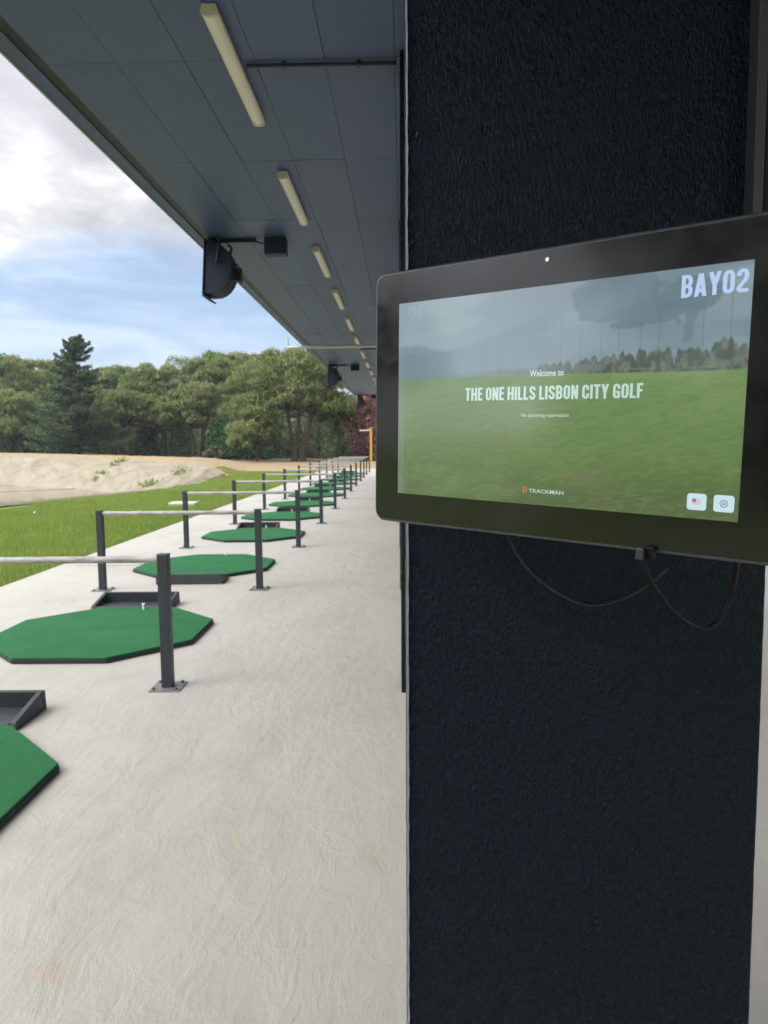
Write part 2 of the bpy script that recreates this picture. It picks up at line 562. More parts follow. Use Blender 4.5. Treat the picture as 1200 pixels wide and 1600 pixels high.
MT = dict(
    concrete=m_concrete(), plaster=m_plaster(), ceiling=m_ceiling(), turf=m_turf(), ground=m_ground(), liner=m_liner(),
    water=m_water(), rail=m_rail(),
    post=simple('anthracite_paint', (0.022, 0.028, 0.034), 0.45, 0, 0.3, 12, 0.15),
    plate=simple('galvanised_plate', (0.20, 0.20, 0.20), 0.5, 0.5, 0.35, 25, 0.2),
    bolt=simple('steel_bolt', (0.16, 0.15, 0.14), 0.4, 0.8, 0.3, 60),
    rubber=simple('black_rubber', (0.016, 0.017, 0.018), 0.75, 0, 0.3, 40, 0.5),
    tray=simple('moulded_rubber_tray', (0.022, 0.026, 0.028), 0.55, 0, 0.3, 20, 0.35),
    white=simple('white_rubber', (0.75, 0.74, 0.70), 0.6, 0, 0.05, 30),
    steel=simple('dark_painted_steel', (0.013, 0.018, 0.028), 0.45, 0, 0.25, 15, 0.1, 0.3),
    blackpaint=simple('black_gloss_paint', (0.006, 0.0075, 0.010), 0.5, 0, 0.25, 15, 0.05, 0.2),
    flood=simple('floodlight_shell', (0.010, 0.018, 0.036), 0.55, 0, 0.25, 12, 0.1, 0.3),
    glass=simple('lamp_glass', (0.5, 0.5, 0.48), 0.15, 0, 0.1, 5),
    housing=simple('aged_white_housing', (0.52, 0.47, 0.40), 0.5, 0, 0.12, 6),
    diffuser=simple('yellowed_diffuser', (0.70, 0.63, 0.53), 0.35, 0, 0.12, 5),
    casing=simple('tablet_casing', (0.045, 0.046, 0.050), 0.35, 0, 0.15, 40, 0.08),
    cable=simple('black_cable', (0.003, 0.003, 0.0035), 0.5, 0, 0.2, 60, 0, 0.2),
    plug=simple('dark_grey_plug', (0.022, 0.023, 0.023), 0.5, 0, 0.2, 60),
    yellow=simple('yellow_paint', (0.55, 0.28, 0.03), 0.5, 0, 0.15, 4),
    cream=simple('cream_pipe', (0.52, 0.52, 0.47), 0.5, 0, 0.12, 5),
    greenpole=simple('pale_green_pole', (0.30, 0.46, 0.36), 0.5, 0, 0.12, 5),
    slab=simple('pale_stone', (0.55, 0.53, 0.50), 0.8, 0, 0.15, 5, 0.3),
    greyplate=simple('grey_cover', (0.30, 0.30, 0.31), 0.6, 0, 0.15, 6, 0.2),
    pine=m_leaf('pine_needles', [(0.25, (0.08, 0.1749, 0.0509)), (0.55, (0.1676, 0.2915, 0.0822)), (0.85, (0.3045, 0.4147, 0.1331))], 0.42),
    pine2=m_leaf('pale_pine_needles', [(0.25, (0.0841, 0.1535, 0.0427)), (0.55, (0.1751, 0.2636, 0.0768)), (0.85, (0.2873, 0.3669, 0.121))], 0.42),
    candle=m_leaf('pine_candles', [(0.2, (0.2403, 0.2277, 0.0949)), (0.5, (0.3415, 0.3036, 0.1391)), (0.8, (0.4174, 0.3415, 0.1771))], 0.42),
    cedar=m_leaf('cedar_needles', [(0.25, (0.0491, 0.1027, 0.051)), (0.55, (0.1053, 0.1795, 0.0842)), (0.85, (0.219, 0.284, 0.1202))], 0.42),
    bush=m_leaf('glossy_bush_leaves', [(0.25, (0.0311, 0.0949, 0.0344)), (0.55, (0.0605, 0.1588, 0.0587)), (0.85, (0.1466, 0.2587, 0.0863))], 0.42),
    olive=m_leaf('olive_bush_leaves', [(0.25, (0.0759, 0.1035, 0.0483)), (0.55, (0.1587, 0.1932, 0.0897)), (0.85, (0.276, 0.3036, 0.138))], 0.42),
    lime=m_leaf('light_green_leaves', [(0.25, (0.1139, 0.1455, 0.038)), (0.55, (0.2151, 0.253, 0.0759)), (0.85, (0.3416, 0.3542, 0.1265))], 0.42),
    plum=m_leaf('purple_plum_leaves', [(0.25, (0.2469, 0.1225, 0.1225)), (0.55, (0.5072, 0.2607, 0.2607)), (0.85, (0.9048, 0.5517, 0.521))], 0.42),
    grass=m_leaf('grass_blades', [(0.2, (0.1066, 0.1995, 0.0276)), (0.55, (0.1944, 0.2907, 0.0502)), (0.9, (0.3386, 0.3648, 0.1129))], 0.3, 0.35),
    bark=m_bark('pine_bark', (0.035, 0.027, 0.021), (0.095, 0.074, 0.058)),
    barkpale=m_bark('pale_bark', (0.14, 0.12, 0.09), (0.24, 0.21, 0.17)),
    wood=simple('far_wood_mass', (0.04, 0.06, 0.025), 0.9, 0, 0.4, 0.6),
)


# ------------------------------------------------------------------ setting: ground, deck, pond
def Sm(t):
    t = np.clip(t, 0, 1)
    return t * t * (3 - 2 * t)


crest_px = [(-420, 708, 47), (-200, 710, 44.5), (-80, 711.5, 43), (0, 713, 42), (90, 716, 41), (190, 718.5, 40), (290, 722.5, 39), (330, 729, 37.8), (352, 741, 36.6)]
crest = np.array([at(*p) for p in crest_px])
toe = np.array([onz(x, y, z) for x, y, z in [(-420, 741, -.35), (-200, 748, -.35), (-80, 753, -.35), (0, 757, -.35), (110, 763, -.35), (175, 768, -.32),
                                             (232, 767, -.06), (290, 756.5, -.01), (352, 742.5, 0.0)]])
rim = np.array([onz(x, y, 0.0) for x, y in [(232, 767), (190, 770.5), (150, 774.5), (60, 783), (0, 790), (-100, 803), (-260, 826)]] + [[-22.0, 11.0, 0], [-40.0, 12.0, 0]])
far_left = np.array([[-46.0, 30.0, 0.6], [-44.0, 46.0, 0.95]])
pond_poly = np.vstack([crest[::-1], rim[:1] + (toe[7:8] - rim[:1]) * 0.0, rim[1:], far_left])[:, :2]
pond_poly = np.vstack([toe[8:5:-1][:, :2], rim[1:, :2], far_left[:, :2], crest[:, :2]])


def inside_dist(x, y, poly):
    """signed distance, positive inside the polygon"""
    p = np.stack([x, y], -1)
    dmin = np.full(x.shape, 1e9)
    ins = np.zeros(x.shape, bool)
    n = len(poly)
    for i in range(n):
        a, b = poly[i], poly[(i + 1) % n]
        ab = b - a
        t = np.clip(((p - a) @ ab) / (ab @ ab), 0, 1)
        dmin = np.minimum(dmin, np.linalg.norm(p - (a + t[..., None] * ab), axis=-1))
        c = ((a[1] > y) != (b[1] > y)) & (x < (b[0] - a[0]) * (y - a[1]) / (b[1] - a[1] + 1e-12) + a[0])
        ins ^= c
    return np.where(ins, dmin, -dmin)


co_ = np.argsort(crest[:, 0])


def gh(x, y):
    x = np.asarray(x, float)
    y = np.asarray(y, float)
    zc = np.interp(x, crest[co_, 0], crest[co_, 2])
    yc = np.interp(x, crest[co_, 0], crest[co_, 1])
    near = zc * Sm((y - (yc - 9)) / 9)
    near = near * np.where(x < -8.9, 1, Sm((-x - 7.6) / 1.3))
    far = 0.42 + 0.45 * Sm((-x - 4) / 25)
    bl = Sm((y - yc - 1.0) / 10)
    z = near * (1 - bl) + far * bl
    s_ = (y - yc) / 4.0
    z = z + 0.19 * Sm(s_ / 0.35) * Sm((2.6 - s_) / 0.9) * Sm((-x - 9) / 3)
    return z + 1.2 * Sm((np.abs(y) - 90) / 200)


def ground_z(x, y):
    z = gh(x, y)
    d = inside_dist(x, y, pond_poly)
    z = np.where(d > 0, np.maximum(z - 0.06 - d * 1.6, -1.5), z)
    under = (x > -4.45) & (x < 8.9) & (y < 45.3) & (y > -6.9)
    return np.where(under, -0.25, z - 0.035)


def grid_axis(segs):
    out = []
    for a, b, st in segs:
        out += list(np.arange(a, b, st))
    return np.array(out + [segs[-1][1]])


gx = grid_axis([(-260, -60, 25), (-60, -24, 1.5), (-24, -4.6, 0.35), (-4.6, -4.2, 0.2), (-4.2, 8.8, 1.3), (8.8, 9.1, 0.15), (9.1, 40, 4), (40, 260, 22)])
gy = grid_axis([(-260, -40, 22), (-40, 8, 3), (8, 60, 0.45), (60, 90, 3), (90, 260, 17)])
GX, GY = np.meshgrid(gx, gy)
GZ = ground_z(GX, GY) + 0.012 * rng.standard_normal(GX.shape) * (GX < -4.7)
nx_, ny_ = len(gx), len(gy)
idx = np.arange(nx_ * ny_).reshape(ny_, nx_)
quads = np.stack([idx[:-1, :-1], idx[:-1, 1:], idx[1:, 1:], idx[1:, :-1]], -1).reshape(-1, 4)
go = fastmesh('lawn', np.stack([GX, GY, GZ], -1).reshape(-1, 3), quads, MT['ground'])
go.data.shade_smooth()
tag(go, kind='structure')

deck = MB().box(-4.30, 9.0, -7, 45.5, -0.22, 0.0).build('concrete_deck', MT['concrete'], bevel=0.012)
tag(deck, kind='structure')


def vnoise(x, y, seed=0):
    """smooth value noise on arrays"""
    r = np.random.default_rng(seed)
    T = r.random((64, 64))
    xi, yi = np.floor(x).astype(int), np.floor(y).astype(int)
    fx, fy = x - xi, y - yi
    fx, fy = fx * fx * (3 - 2 * fx), fy * fy * (3 - 2 * fy)
    g = lambda a, b: T[b % 64, a % 64]
    return (g(xi, yi) * (1 - fx) + g(xi + 1, yi) * fx) * (1 - fy) + (g(xi, yi + 1) * (1 - fx) + g(xi + 1, yi + 1) * fx) * fy


def fbm(x, y, seed=0, oct=4):
    v, a, t = 0, 0.5, 0
    for i in range(oct):
        v = v + a * vnoise(x * 2 ** i, y * 2 ** i, seed + i)
        t += a
        a *= 0.5
    return v / t


def resample(c, n):
    s = np.r_[0, np.cumsum(np.linalg.norm(np.diff(c, axis=0), axis=1))]
    q = np.linspace(0, s[-1], n)
    return np.stack([np.interp(q, s, c[:, i]) for i in range(3)], -1)


nu, nv = 220, 26
par = np.r_[0, np.cumsum(np.linalg.norm(np.diff(toe[:, :2], axis=0), axis=1) + np.linalg.norm(np.diff(crest[:, :2], axis=0), axis=1))]
par = par / par[-1]
uu = np.linspace(0, 1, nu)
up_ = np.stack([np.interp(uu, par, crest[:, i]) for i in range(3)], -1)
lo_ = np.stack([np.interp(uu, par, toe[:, i]) for i in range(3)], -1)
V = np.zeros((nv, nu, 3))
for j, t in enumerate(np.linspace(-0.18, 1.03, nv)):
    V[j] = lo_ + (up_ - lo_) * t
    tt = np.clip(t, 0, 1)
    fold = fbm(uu * 46 + t * 2.5, np.full(nu, t * 1.5), 3, 4) - 0.5
    fold = 0.8 * fold + 0.22 * (np.abs(np.sin(uu * 70 + 7 * fbm(uu * 9, np.full(nu, t), 17, 3) + 5 * t)) - 0.5)
    ridge = np.exp(-((uu - (0.60 + 0.05 * t)) / 0.008) ** 2) + 0.9 * np.exp(-((uu - (0.36 + 0.10 * t)) / 0.010) ** 2) + 0.8 * np.exp(-((uu - (0.80 - 0.16 * t)) / 0.010) ** 2)
    fade = np.clip((0.985 - uu) / 0.12, 0.05, 1)
    V[j, :, 2] += (0.24 * fold + 0.12 * ridge) * fade * (0.15 + 0.85 * math.sin(math.pi * min(1, max(0, t)))) + 0.015
    if t < 0:
        V[j, :, 2] = lo_[:, 2] + t * 2.0 * (uu < 0.8) - 0.02
    if t > 1:
        V[j, :, 2] = up_[:, 2] + 0.012
idx = np.arange(nv * nu).reshape(nv, nu)
q = np.stack([idx[:-1, :-1], idx[:-1, 1:], idx[1:, 1:], idx[1:, :-1]], -1).reshape(-1, 4)
bank = fastmesh('pond_bank', V.reshape(-1, 3), q, MT['liner'])
uvl = bank.data.uv_layers.new(name='UVMap')
UVv = np.stack(np.meshgrid(uu, np.linspace(0, 1, nv)), -1).reshape(-1, 2)
li = np.zeros(len(bank.data.loops), np.int32)
bank.data.loops.foreach_get('vertex_index', li)
uvl.data.foreach_set('uv', UVv[li].astype(np.float32).ravel())
bank.data.shade_smooth()
tag(bank, kind='structure')

# near edge of the liner: a pale strip on the lawn and the slope below it
rr = resample(rim, 120)
tan_ = np.gradient(rr, axis=0)
nrm = np.stack([tan_[:, 1], -tan_[:, 0], 0 * tan_[:, 0]], -1)
nrm /= np.linalg.norm(nrm, axis=1)[:, None]
wob = (fbm(np.linspace(0, 30, 120), np.zeros(120), 11, 3) - 0.5)
rows = []
for off, dz in ((-0.30, 0.0), (-0.05, 0.03), (0.25, 0.02), (0.55, -0.12), (1.6, -0.75), (3.0, -1.35)):
    sgn = 1 if inside_dist(np.array([rr[60, 0] + nrm[60, 0]]), np.array([rr[60, 1] + nrm[60, 1]]), pond_poly)[0] > 0 else -1
    p = rr + nrm * sgn * (off + 0.25 * wob[:, None])
    p[:, 2] = dz + 0.02 * wob
    rows.append(p)
V2 = np.array(rows)
idx = np.arange(len(rows) * 120).reshape(len(rows), 120)
q = np.stack([idx[:-1, :-1], idx[:-1, 1:], idx[1:, 1:], idx[1:, :-1]], -1).reshape(-1, 4)
ne = fastmesh('pond_edge', V2.reshape(-1, 3), q, MT['liner'])
uvl = ne.data.uv_layers.new(name='UVMap')
ne.data.shade_smooth()
tag(ne, kind='structure')

wp = [tuple(p) for p in pond_poly]
wm = MB().add([(x, y, -0.35) for x, y in wp], [tuple(range(len(wp)))])
wo = wm.build('pond_water', MT['water'])
tag(wo, kind='structure')

# tufts of grass and blades
def blades(name, n, xr, yr, hmin, hmax, wd, keep=None, mt='grass', zf=None):
    x = rng.uniform(*xr, n)
    y = rng.uniform(*yr, n)
    if keep is not None:
        k = keep(x, y)
        x, y = x[k], y[k]
    n = len(x)
    z = (gh(x, y) if zf is None else zf(x, y)) - 0.045
    cl = fbm(x * 0.9, y * 0.9, 21, 3)
    h = rng.uniform(hmin, hmax, n) * (0.55 + 0.9 * cl)
    a = rng.uniform(0, 2 * math.pi, n)
    lean = rng.uniform(0.1, 0.7, n) * h
    b = rng.uniform(0, 2 * math.pi, n)
    dx, dy = np.cos(a) * wd, np.sin(a) * wd
    P = np.stack([np.stack([x - dx, y - dy, z], -1), np.stack([x + dx, y + dy, z], -1),
                  np.stack([x + np.cos(b) * lean, y + np.sin(b) * lean, z + 0.03 + h], -1)], 1).reshape(-1, 3)
    o = fastmesh(name, P, np.arange(3 * n).reshape(-1, 3), MT[mt])
    tag(o, kind='stuff')
    return o


out_pond = lambda x, y: inside_dist(x, y, pond_poly) < -0.35
g1 = blades('grass', 225000, (-9.6, -4.32), (1.0, 22), 0.03, 0.085, 0.005, out_pond)
tag(g1, 'short bright green lawn grass between the concrete deck and the pond', 'grass')
g2 = blades('grass', 60000, (-9.4, -4.32), (22, 40), 0.03, 0.09, 0.010, out_pond)
tag(g2, 'far strip of green lawn narrowing along the deck beyond the pond', 'grass')


# ------------------------------------------------------------------ shelter: roof, ceiling panels, columns
ROOF_Z = 3.7
SK = 0.0095                                      # the roof line runs very slightly askew to the bays
roof = empty('shelter_roof', (0, 0, ROOF_Z), -SK)
tag(roof, 'long dark painted flat roof of panels over the golf bays', 'roof')
X0, X1, RY0, RY1 = -2.20, 3.2, -5.4, 34.0
MB().box(X0 + 0.10, X1, RY0, RY1, 0.012, 0.30).build('roof_slab', MT['steel'], roof)
# edge beam: slim pale strip painted as sky glare, darker line, then panels
MB().box(X0, X0 + 0.098, RY0, RY1, -0.018, 0.34).build('fascia', MT['ceiling'], roof, bevel=0.006)
MB().box(X0 - 0.012, X0 - 0.001, RY0, RY1, -0.03, 0.36).build('sky_rim_strip', simple('pale_sky_rim', (0.42, 0.42, 0.40), 0.5, 0.3, 0.1, 3), roof, bevel=0.003)
PW, PL = 0.40, 1.50
pm = MB().box(0.0, PW - 0.0022, 0.0, PL - 0.002, -0.012, 0.010).build('ceiling_panel', MT['ceiling'], roof, bevel=0.0012, seg=1)
x0_ = lambda i: X0 + 0.115 + 0.055 + i * PW
first = True
npan = 0
for j in range(22):
    y = 1.40 + j * PL
    if y + PL > RY1:
        break
    for i in range(13):
        if x0_(i) + PW > X1:
            continue
        x = x0_(i)
        if npan >= 298:
            break
        o = pm if first else pm.copy()
        if not first:
            COL.objects.link(o)
        first = False
        npan += 1
        o.location = (x, y, random.uniform(-0.0010, 0.0010))
        o.rotation_euler = (random.uniform(-0.0012, 0.0012), random.uniform(-0.003, 0.003), random.uniform(-0.0006, 0.0006))
# plain ceiling behind the camera, too far back to be seen
MB().box(X0 + 0.115, X1 - 0.01, RY0 + 0.01, 1.39, -0.010, 0.010).build('ceiling_board', MT['ceiling'], roof)
MB().box(X0 + 0.10, X0 + 0.166, RY0, RY1 - 0.01, -0.006, 0.011).build('edge_batten', MT['steel'], roof, bevel=0.002)


def column_mesh(zt=ROOF_Z - 0.013):
    # roughly plastered blade column with rounded arrises, leaning a hair
    wid, dep, r = 0.617, 0.30, 0.0045
    prof = []
    for cx, cy, a0 in ((wid - r, r, -90), (wid - r, dep - r, 0), (r, dep - r, 90), (r, r, 180)):
        for a in (0, 30, 60, 90):
            prof.append((cx + r * math.cos(R(a0 + a)), cy + r * math.sin(R(a0 + a))))
    n = len(prof)
    nz = 190
    vs, fs = [], []
    for k in range(nz):
        z = zt * k / (nz - 1)
        for i, (x, y) in enumerate(prof):
            e = (vnoise(np.array([z * 60.0 + i * 0.1]), np.array([(x > 0.3) * 7.3]), 5)[0] - 0.5) * 0.0022
            e *= 0.6
            e += 0.5 * (vnoise(np.array([z * 9.0]), np.array([(x > 0.3) * 3.3]), 8)[0] - 0.5) * 0.002
            vs.append((x + e + 0.0052 * (z - 1.2) * (1 if x < 0.3 else 0), y + e * 0.6, z))
    for k in range(nz - 1):
        for i in range(n):
            fs.append((k * n + i, k * n + (i + 1) % n, (k + 1) * n + (i + 1) % n, (k + 1) * n + i))
    fs.append(tuple(range(n - 1, -1, -1)))
    fs.append(tuple((nz - 1) * n + i for i in range(n)))
    return MB().add(vs, fs)


def pale_edge(par):
    # narrow pale strip of uneven width along the left arris
    nz = 420
    vs, fs = [], []
    for k in range(nz):
        z = 0.02 + (ROOF_Z - 0.06) * k / (nz - 1)
        lean = 0.0052 * (z - 1.2)
        e = (vnoise(np.array([z * 60.0]), np.array([0.0]), 5)[0] - 0.5) * 0.0013
        w_ = 0.0006 + 0.0020 * fbm(np.array([z * 55.0]), np.array([1.5]), 31, 3)[0]
        j = 0.0006 * (fbm(np.array([z * 90.0]), np.array([4.5]), 33, 2)[0] - 0.5)
        vs += [(lean - 0.0012 + e, 0.0022, z), (lean - 0.0004 + e + j, -0.0006 + j, z), (lean + w_ + e, -0.0019 + j, z), (lean + w_ + e + 0.0006, 0.0012, z)]
    for k in range(nz - 1):
        for i in range(3):
            a = k * 4 + i
            fs.append((a, a + 1, a + 5, a + 4))
    return MB().add(vs, fs).build('pale_edge', simple('pale_edge_strip', (0.15, 0.155, 0.16), 0.5, 0, 0.8, 30, 0.3), par, smooth=True)


CX, CY, BAY = 0.0175, 1.26, 3.13
c0 = column_mesh().build('column', MT['plaster'], smooth=True)
c0.location = (CX, CY, 0.0)
tag(c0, 'wide black rough plastered column behind the tablet, nearest the camera', 'column', 'black columns along the deck')
ORD = ['first', 'second', 'third', 'fourth', 'fifth', 'sixth', 'seventh', 'eighth', 'ninth', 'tenth', 'eleventh', 'twelfth', 'thirteenth']
colm = None
for k in range(1, 11):
    c = c0.copy()
    COL.objects.link(c)
    c.location = (CX + 0.008 * k, CY + BAY * k - 0.06, 0)
    c['label'] = f'{ORD[k]} black column in line from the camera, mostly hidden behind the nearer columns'
# channel section fixed to the nearest column, ending behind the tablet
pale_edge(c0)
ch = MB()
ch.prism([(0.572, -0.034), (0.6185, -0.034), (0.6185, -0.0012), (0.572, -0.0012)], 1.86, ROOF_Z - 0.02)
ch.build('cover_channel', MT['blackpaint'], c0, bevel=0.002)
fl = MB().box(0.5555, 0.571, -0.036, -0.0012, 1.86, ROOF_Z - 0.02).build('channel_lip', simple('worn_grey_edge', (0.035, 0.037, 0.040), 0.4, 0.1, 0.25, 20), c0, bevel=0.002)

# ------------------------------------------------------------------ tube lights, conduits, floodlights (under the roof)
def rz(x, y):       # roof coordinates -> world
    return (x + SK * y, y - SK * x, 0)


tl = empty('tube_light')
TLG = 'tube lights in a row along the ceiling'
hm = MB()
hm.prism([(-0.036, 0), (-0.041, -0.022), (0.041, -0.022), (0.036, 0)][::-1], -0.645, 0.645, 'Y')
hm.build('housing', MT['housing'], tl, bevel=0.004)
prof = [(-0.039, -0.023)] + [(0.042 * math.cos(a), -0.034 - 0.026 * math.sin(a)) for a in np.linspace(math.pi - 0.15, 0.15, 9)][::1] + [(0.039, -0.023)]
MB().prism(prof, -0.618, 0.618, 'Y').build('diffuser', MT['diffuser'], tl, smooth=True)
for y in (-0.646, 0.622):
    cap = MB()
    cap.prism([(-0.041, -0.0215), (-0.0445, -0.036), (-0.036, -0.056), (0, -0.064), (0.036, -0.056), (0.0445, -0.036), (0.041, -0.0215)], y, y + 0.024, 'Y')
    cap.build('end_cap', MT['housing'], tl, bevel=0.003)
for k in range(14):
    y = 4.49 + 2.262 * k
    if y > 33.2:
        break
    t = tl if k == 0 else copy_tree(tl)
    t.location = rz(-0.95, y)
    t.location.z = ROOF_Z - 0.013
    t.rotation_euler = (0, 0, -SK)
    lab = f'{ORD[k]} yellowed tube light from the camera in the ceiling row'
    if k == 0:
        lab = 'largest yellowed tube light, nearest the camera at the top of the ceiling'
    tag(t, lab, 'tube light', TLG)


def conduit(Y, x0, x1, lab):
    p = empty('conduit', (0, Y, ROOF_Z - 0.028))
    MB().cyl((x0, 0, 0), (x1, 0, 0), 0.011, 10).build('pipe', MT['steel'], p, smooth=True)
    n = max(2, int((x1 - x0) / 0.4))
    for i in range(n):
        x = x0 + (i + 0.5) * (x1 - x0) / n
        MB().box(x - 0.012, x + 0.012, -0.018, 0.018, -0.014, 0.014).build('clip', MT['steel'], p, bevel=0.002)
    tag(p, lab, 'conduit')


conduit(4.44, -0.84, 0.02, 'thin dark conduit across the ceiling from the nearest tube light to the column')
conduit(17.2, -0.78, 0.10, 'thin dark conduit across the far ceiling behind the cream pipe')


def floodlight():
    t = empty('floodlight')
    # curved back shell, flat front facing the range (-X) and leaning down; section in X-Z, swept along Y
    prof = [(-0.10, -0.06)]
    prof += [(-0.10 + 0.335 * math.sin(a) ** 0.8, -0.375 + 0.315 * math.cos(a)) for a in np.linspace(0.25, math.pi - 0.35, 12)]
    prof += [(-0.075, -0.685), (-0.10, -0.66)]
    ang = R(-4)
    def rot(p):
        x, z = p
        return (x * math.cos(ang) - z * math.sin(ang) * 1, x * math.sin(ang) + z * math.cos(ang))
    prof = [rot(p) for p in prof]
    MB().prism(prof, -0.18, 0.18, 'Y').build('shell', MT['flood'], t, smooth=True, bevel=0.008)
    fr = [(-0.116, -0.045), (-0.101, -0.045), (-0.101, -0.69), (-0.116, -0.69)]
    MB().prism([rot(p) for p in fr], -0.20, 0.20, 'Y').build('front_frame', MT['flood'], t, bevel=0.003)
    gl = [(-0.121, -0.07), (-0.117, -0.07), (-0.117, -0.665), (-0.121, -0.665)]
    MB().prism([rot(p) for p in gl], -0.175, 0.175, 'Y').build('front_glass', MT['glass'], t)
    MB().prism([rot(p) for p in [(-0.118, -0.694), (-0.035, -0.725), (-0.035, -0.742), (-0.118, -0.712)]], -0.19, 0.19, 'Y').build('visor', MT['flood'], t)
    # lamp holder at the back, with finned end and short cable
    lh = MB()
    lh.box(0.18, 0.245, -0.06, 0.06, -0.50, -0.34)
    lh.box(0.245, 0.285, -0.075, 0.075, -0.515, -0.40)
    lh.box(0.262, 0.290, -0.05, 0.05, -0.40, -0.345)
    lh.build('lamp_holder', MT['flood'], t, bevel=0.008)
    MB().tube([(0.20, -0.05, -0.34), (0.215, -0.06, -0.315), (0.24, -0.06, -0.31), (0.265, -0.05, -0.33), (0.275, -0.04, -0.36)], 0.007, 8).build('lead', MT['cable'], t, smooth=True)
    # yoke: two arms either side from the ceiling channel
    for sy in (-0.205, 0.205):
        yk = MB()
        yk.tube([(0.03 + 0.05 * (sy > 0), sy, -0.02), (0.075 + 0.05 * (sy > 0), sy, -0.05), (0.05 + 0.04 * (sy > 0), sy, -0.22), (0.03, sy, -0.32)], 0.019, 8)
        yk.build('yoke_arm', MT['flood'], t, smooth=True)
    MB().box(-0.06, 0.48, -0.022, 0.022, -0.045, -0.001).build('mount_channel', MT['steel'], t, bevel=0.003)
    MB().box(-0.115, -0.055, -0.05, 0.05, -0.075, -0.001).build('junction_box', MT['steel'], t, bevel=0.005)
    MB().tube([(0.47, 0, -0.03), (0.53, 0.01, -0.05), (0.60, 0, -0.06)], 0.008, 8).build('lead', MT['cable'], t, smooth=True)
    bx = MB().box(0.59, 0.86, -0.085, 0.085, -0.20, -0.012)
    bx.build('ballast_box', MT['flood'], t, bevel=0.008)
    return t


f0 = floodlight()
for k, (X, Y, lab) in enumerate([(-1.945, 8.05, 'large dark floodlight with curved back under the roof edge, nearest the camera'),
                                 (-1.80, 20.6, 'second dark floodlight under the roof edge, small in front of the big pine'),
                                 (-1.66, 33.2, 'tiny farthest dark floodlight hanging at the far end of the roof')]):
    t = f0 if k == 0 else copy_tree(f0)
    t.location = (X + 0.06, Y, ROOF_Z - 0.013)
    t.scale = (0.86, 0.86, 0.88)
    t.rotation_euler = (0, 0, -SK)
    tag(t, lab, 'floodlight', 'floodlights under the roof edge')

# cream pipe frame hung below the far ceiling, with a pale green end upright
pf = empty('hanging_pipe', (0, 15.3, 0))
a = at(450, 543, 15.3)
MB().cyl((a[0], 0, a[2]), (0.12, 0, a[2] + 0.012), 0.032, 12).build('crossbar', MT['cream'], pf, smooth=True)
MB().cyl((a[0], 0, a[2] - 0.03), (a[0], 0, ROOF_Z - 0.03), 0.016, 10).build('upright', MT['greenpole'], pf, smooth=True)
MB().cyl((-0.2, 0, a[2]), (-0.2, 0, ROOF_Z - 0.014), 0.008, 8).build('hanger', MT['steel'], pf, smooth=True)
tag(pf, 'horizontal cream pipe hung below the far ceiling with green end upright', 'pipe')


# ------------------------------------------------------------------ bay dividers
def divider():
    d = empty('bay_divider')
    H, sx = 0.835, 0.033
    for x in (0.0, -1.65):
        p = MB().box(x - sx, x + sx, -sx, sx, 0.009, H).build('post', MT['post'], d, bevel=0.005)
        b = MB().box(x - 0.095, x + 0.095, -0.095, 0.095, 0.0005, 0.0085).build('base_plate', MT['plate'], p, bevel=0.002)
        MB().box(x - sx - 0.002, x + sx + 0.002, -sx - 0.002, sx + 0.002, H + 0.0005, H + 0.006).build('post_cap', MT['post'], p, bevel=0.002)
        for bx in (-0.07, 0.07):
            for by in (-0.07, 0.07):
                MB().cyl((x + bx, by, 0.0087), (x + bx, by, 0.022), 0.010, 6).build('bolt', MT['bolt'], p)
    MB().cyl((-1.65 + sx + 0.0005, 0, H - 0.028), (-sx - 0.0005, 0, H - 0.028), 0.0215, 16).build('rail', MT['rail'], d, smooth=True)
    return d


d0 = divider()
DY = [4.45, 7.56, 10.70, 13.90, 17.05, 20.2, 23.3, 26.45, 29.6, 32.7, 35.8, 38.9]
for k, y in enumerate(DY):
    d = d0 if k == 0 else copy_tree(d0)
    d.location = (-1.435 + random.uniform(-0.012, 0.012) * (k > 0), y, 0)
    d.rotation_euler = (0, 0, random.uniform(-0.006, 0.006))
    lab = f'{ORD[k]} rail divider from the camera, dark posts with a whitish rail'
    if k == 0:
        lab = 'nearest rail divider, dark post on a bolted plate with rusty ended rail'
    tag(d, lab, 'rail', 'rail dividers between the golf bays')


# ------------------------------------------------------------------ mats, trays
def golf_mat():
    t = empty('golf_mat')
    a = 0.80
    c = a * math.tan(R(22.5))
    oc = lambda s: [(c * s, -a * s), (a * s, -c * s), (a * s, c * s), (c * s, a * s), (-c * s, a * s), (-a * s, c * s), (-a * s, -c * s), (-c * s, -a * s)]
    MB().prism(oc(1.0), 0.001, 0.030).build('rubber_base', MT['rubber'], t, bevel=0.003)
    MB().prism(oc(0.996), 0.0305, 0.044).build('turf', MT['turf'], t, bevel=0.004)
    te = MB().tube([(0.08, 0.70, 0.044), (0.08, 0.70, 0.085), (0.08, 0.70, 0.088), (0.08, 0.70, 0.098)], [0.0095, 0.0085, 0.013, 0.013], 12)
    te.build('tee', MT['white'], t, smooth=True)
    return t


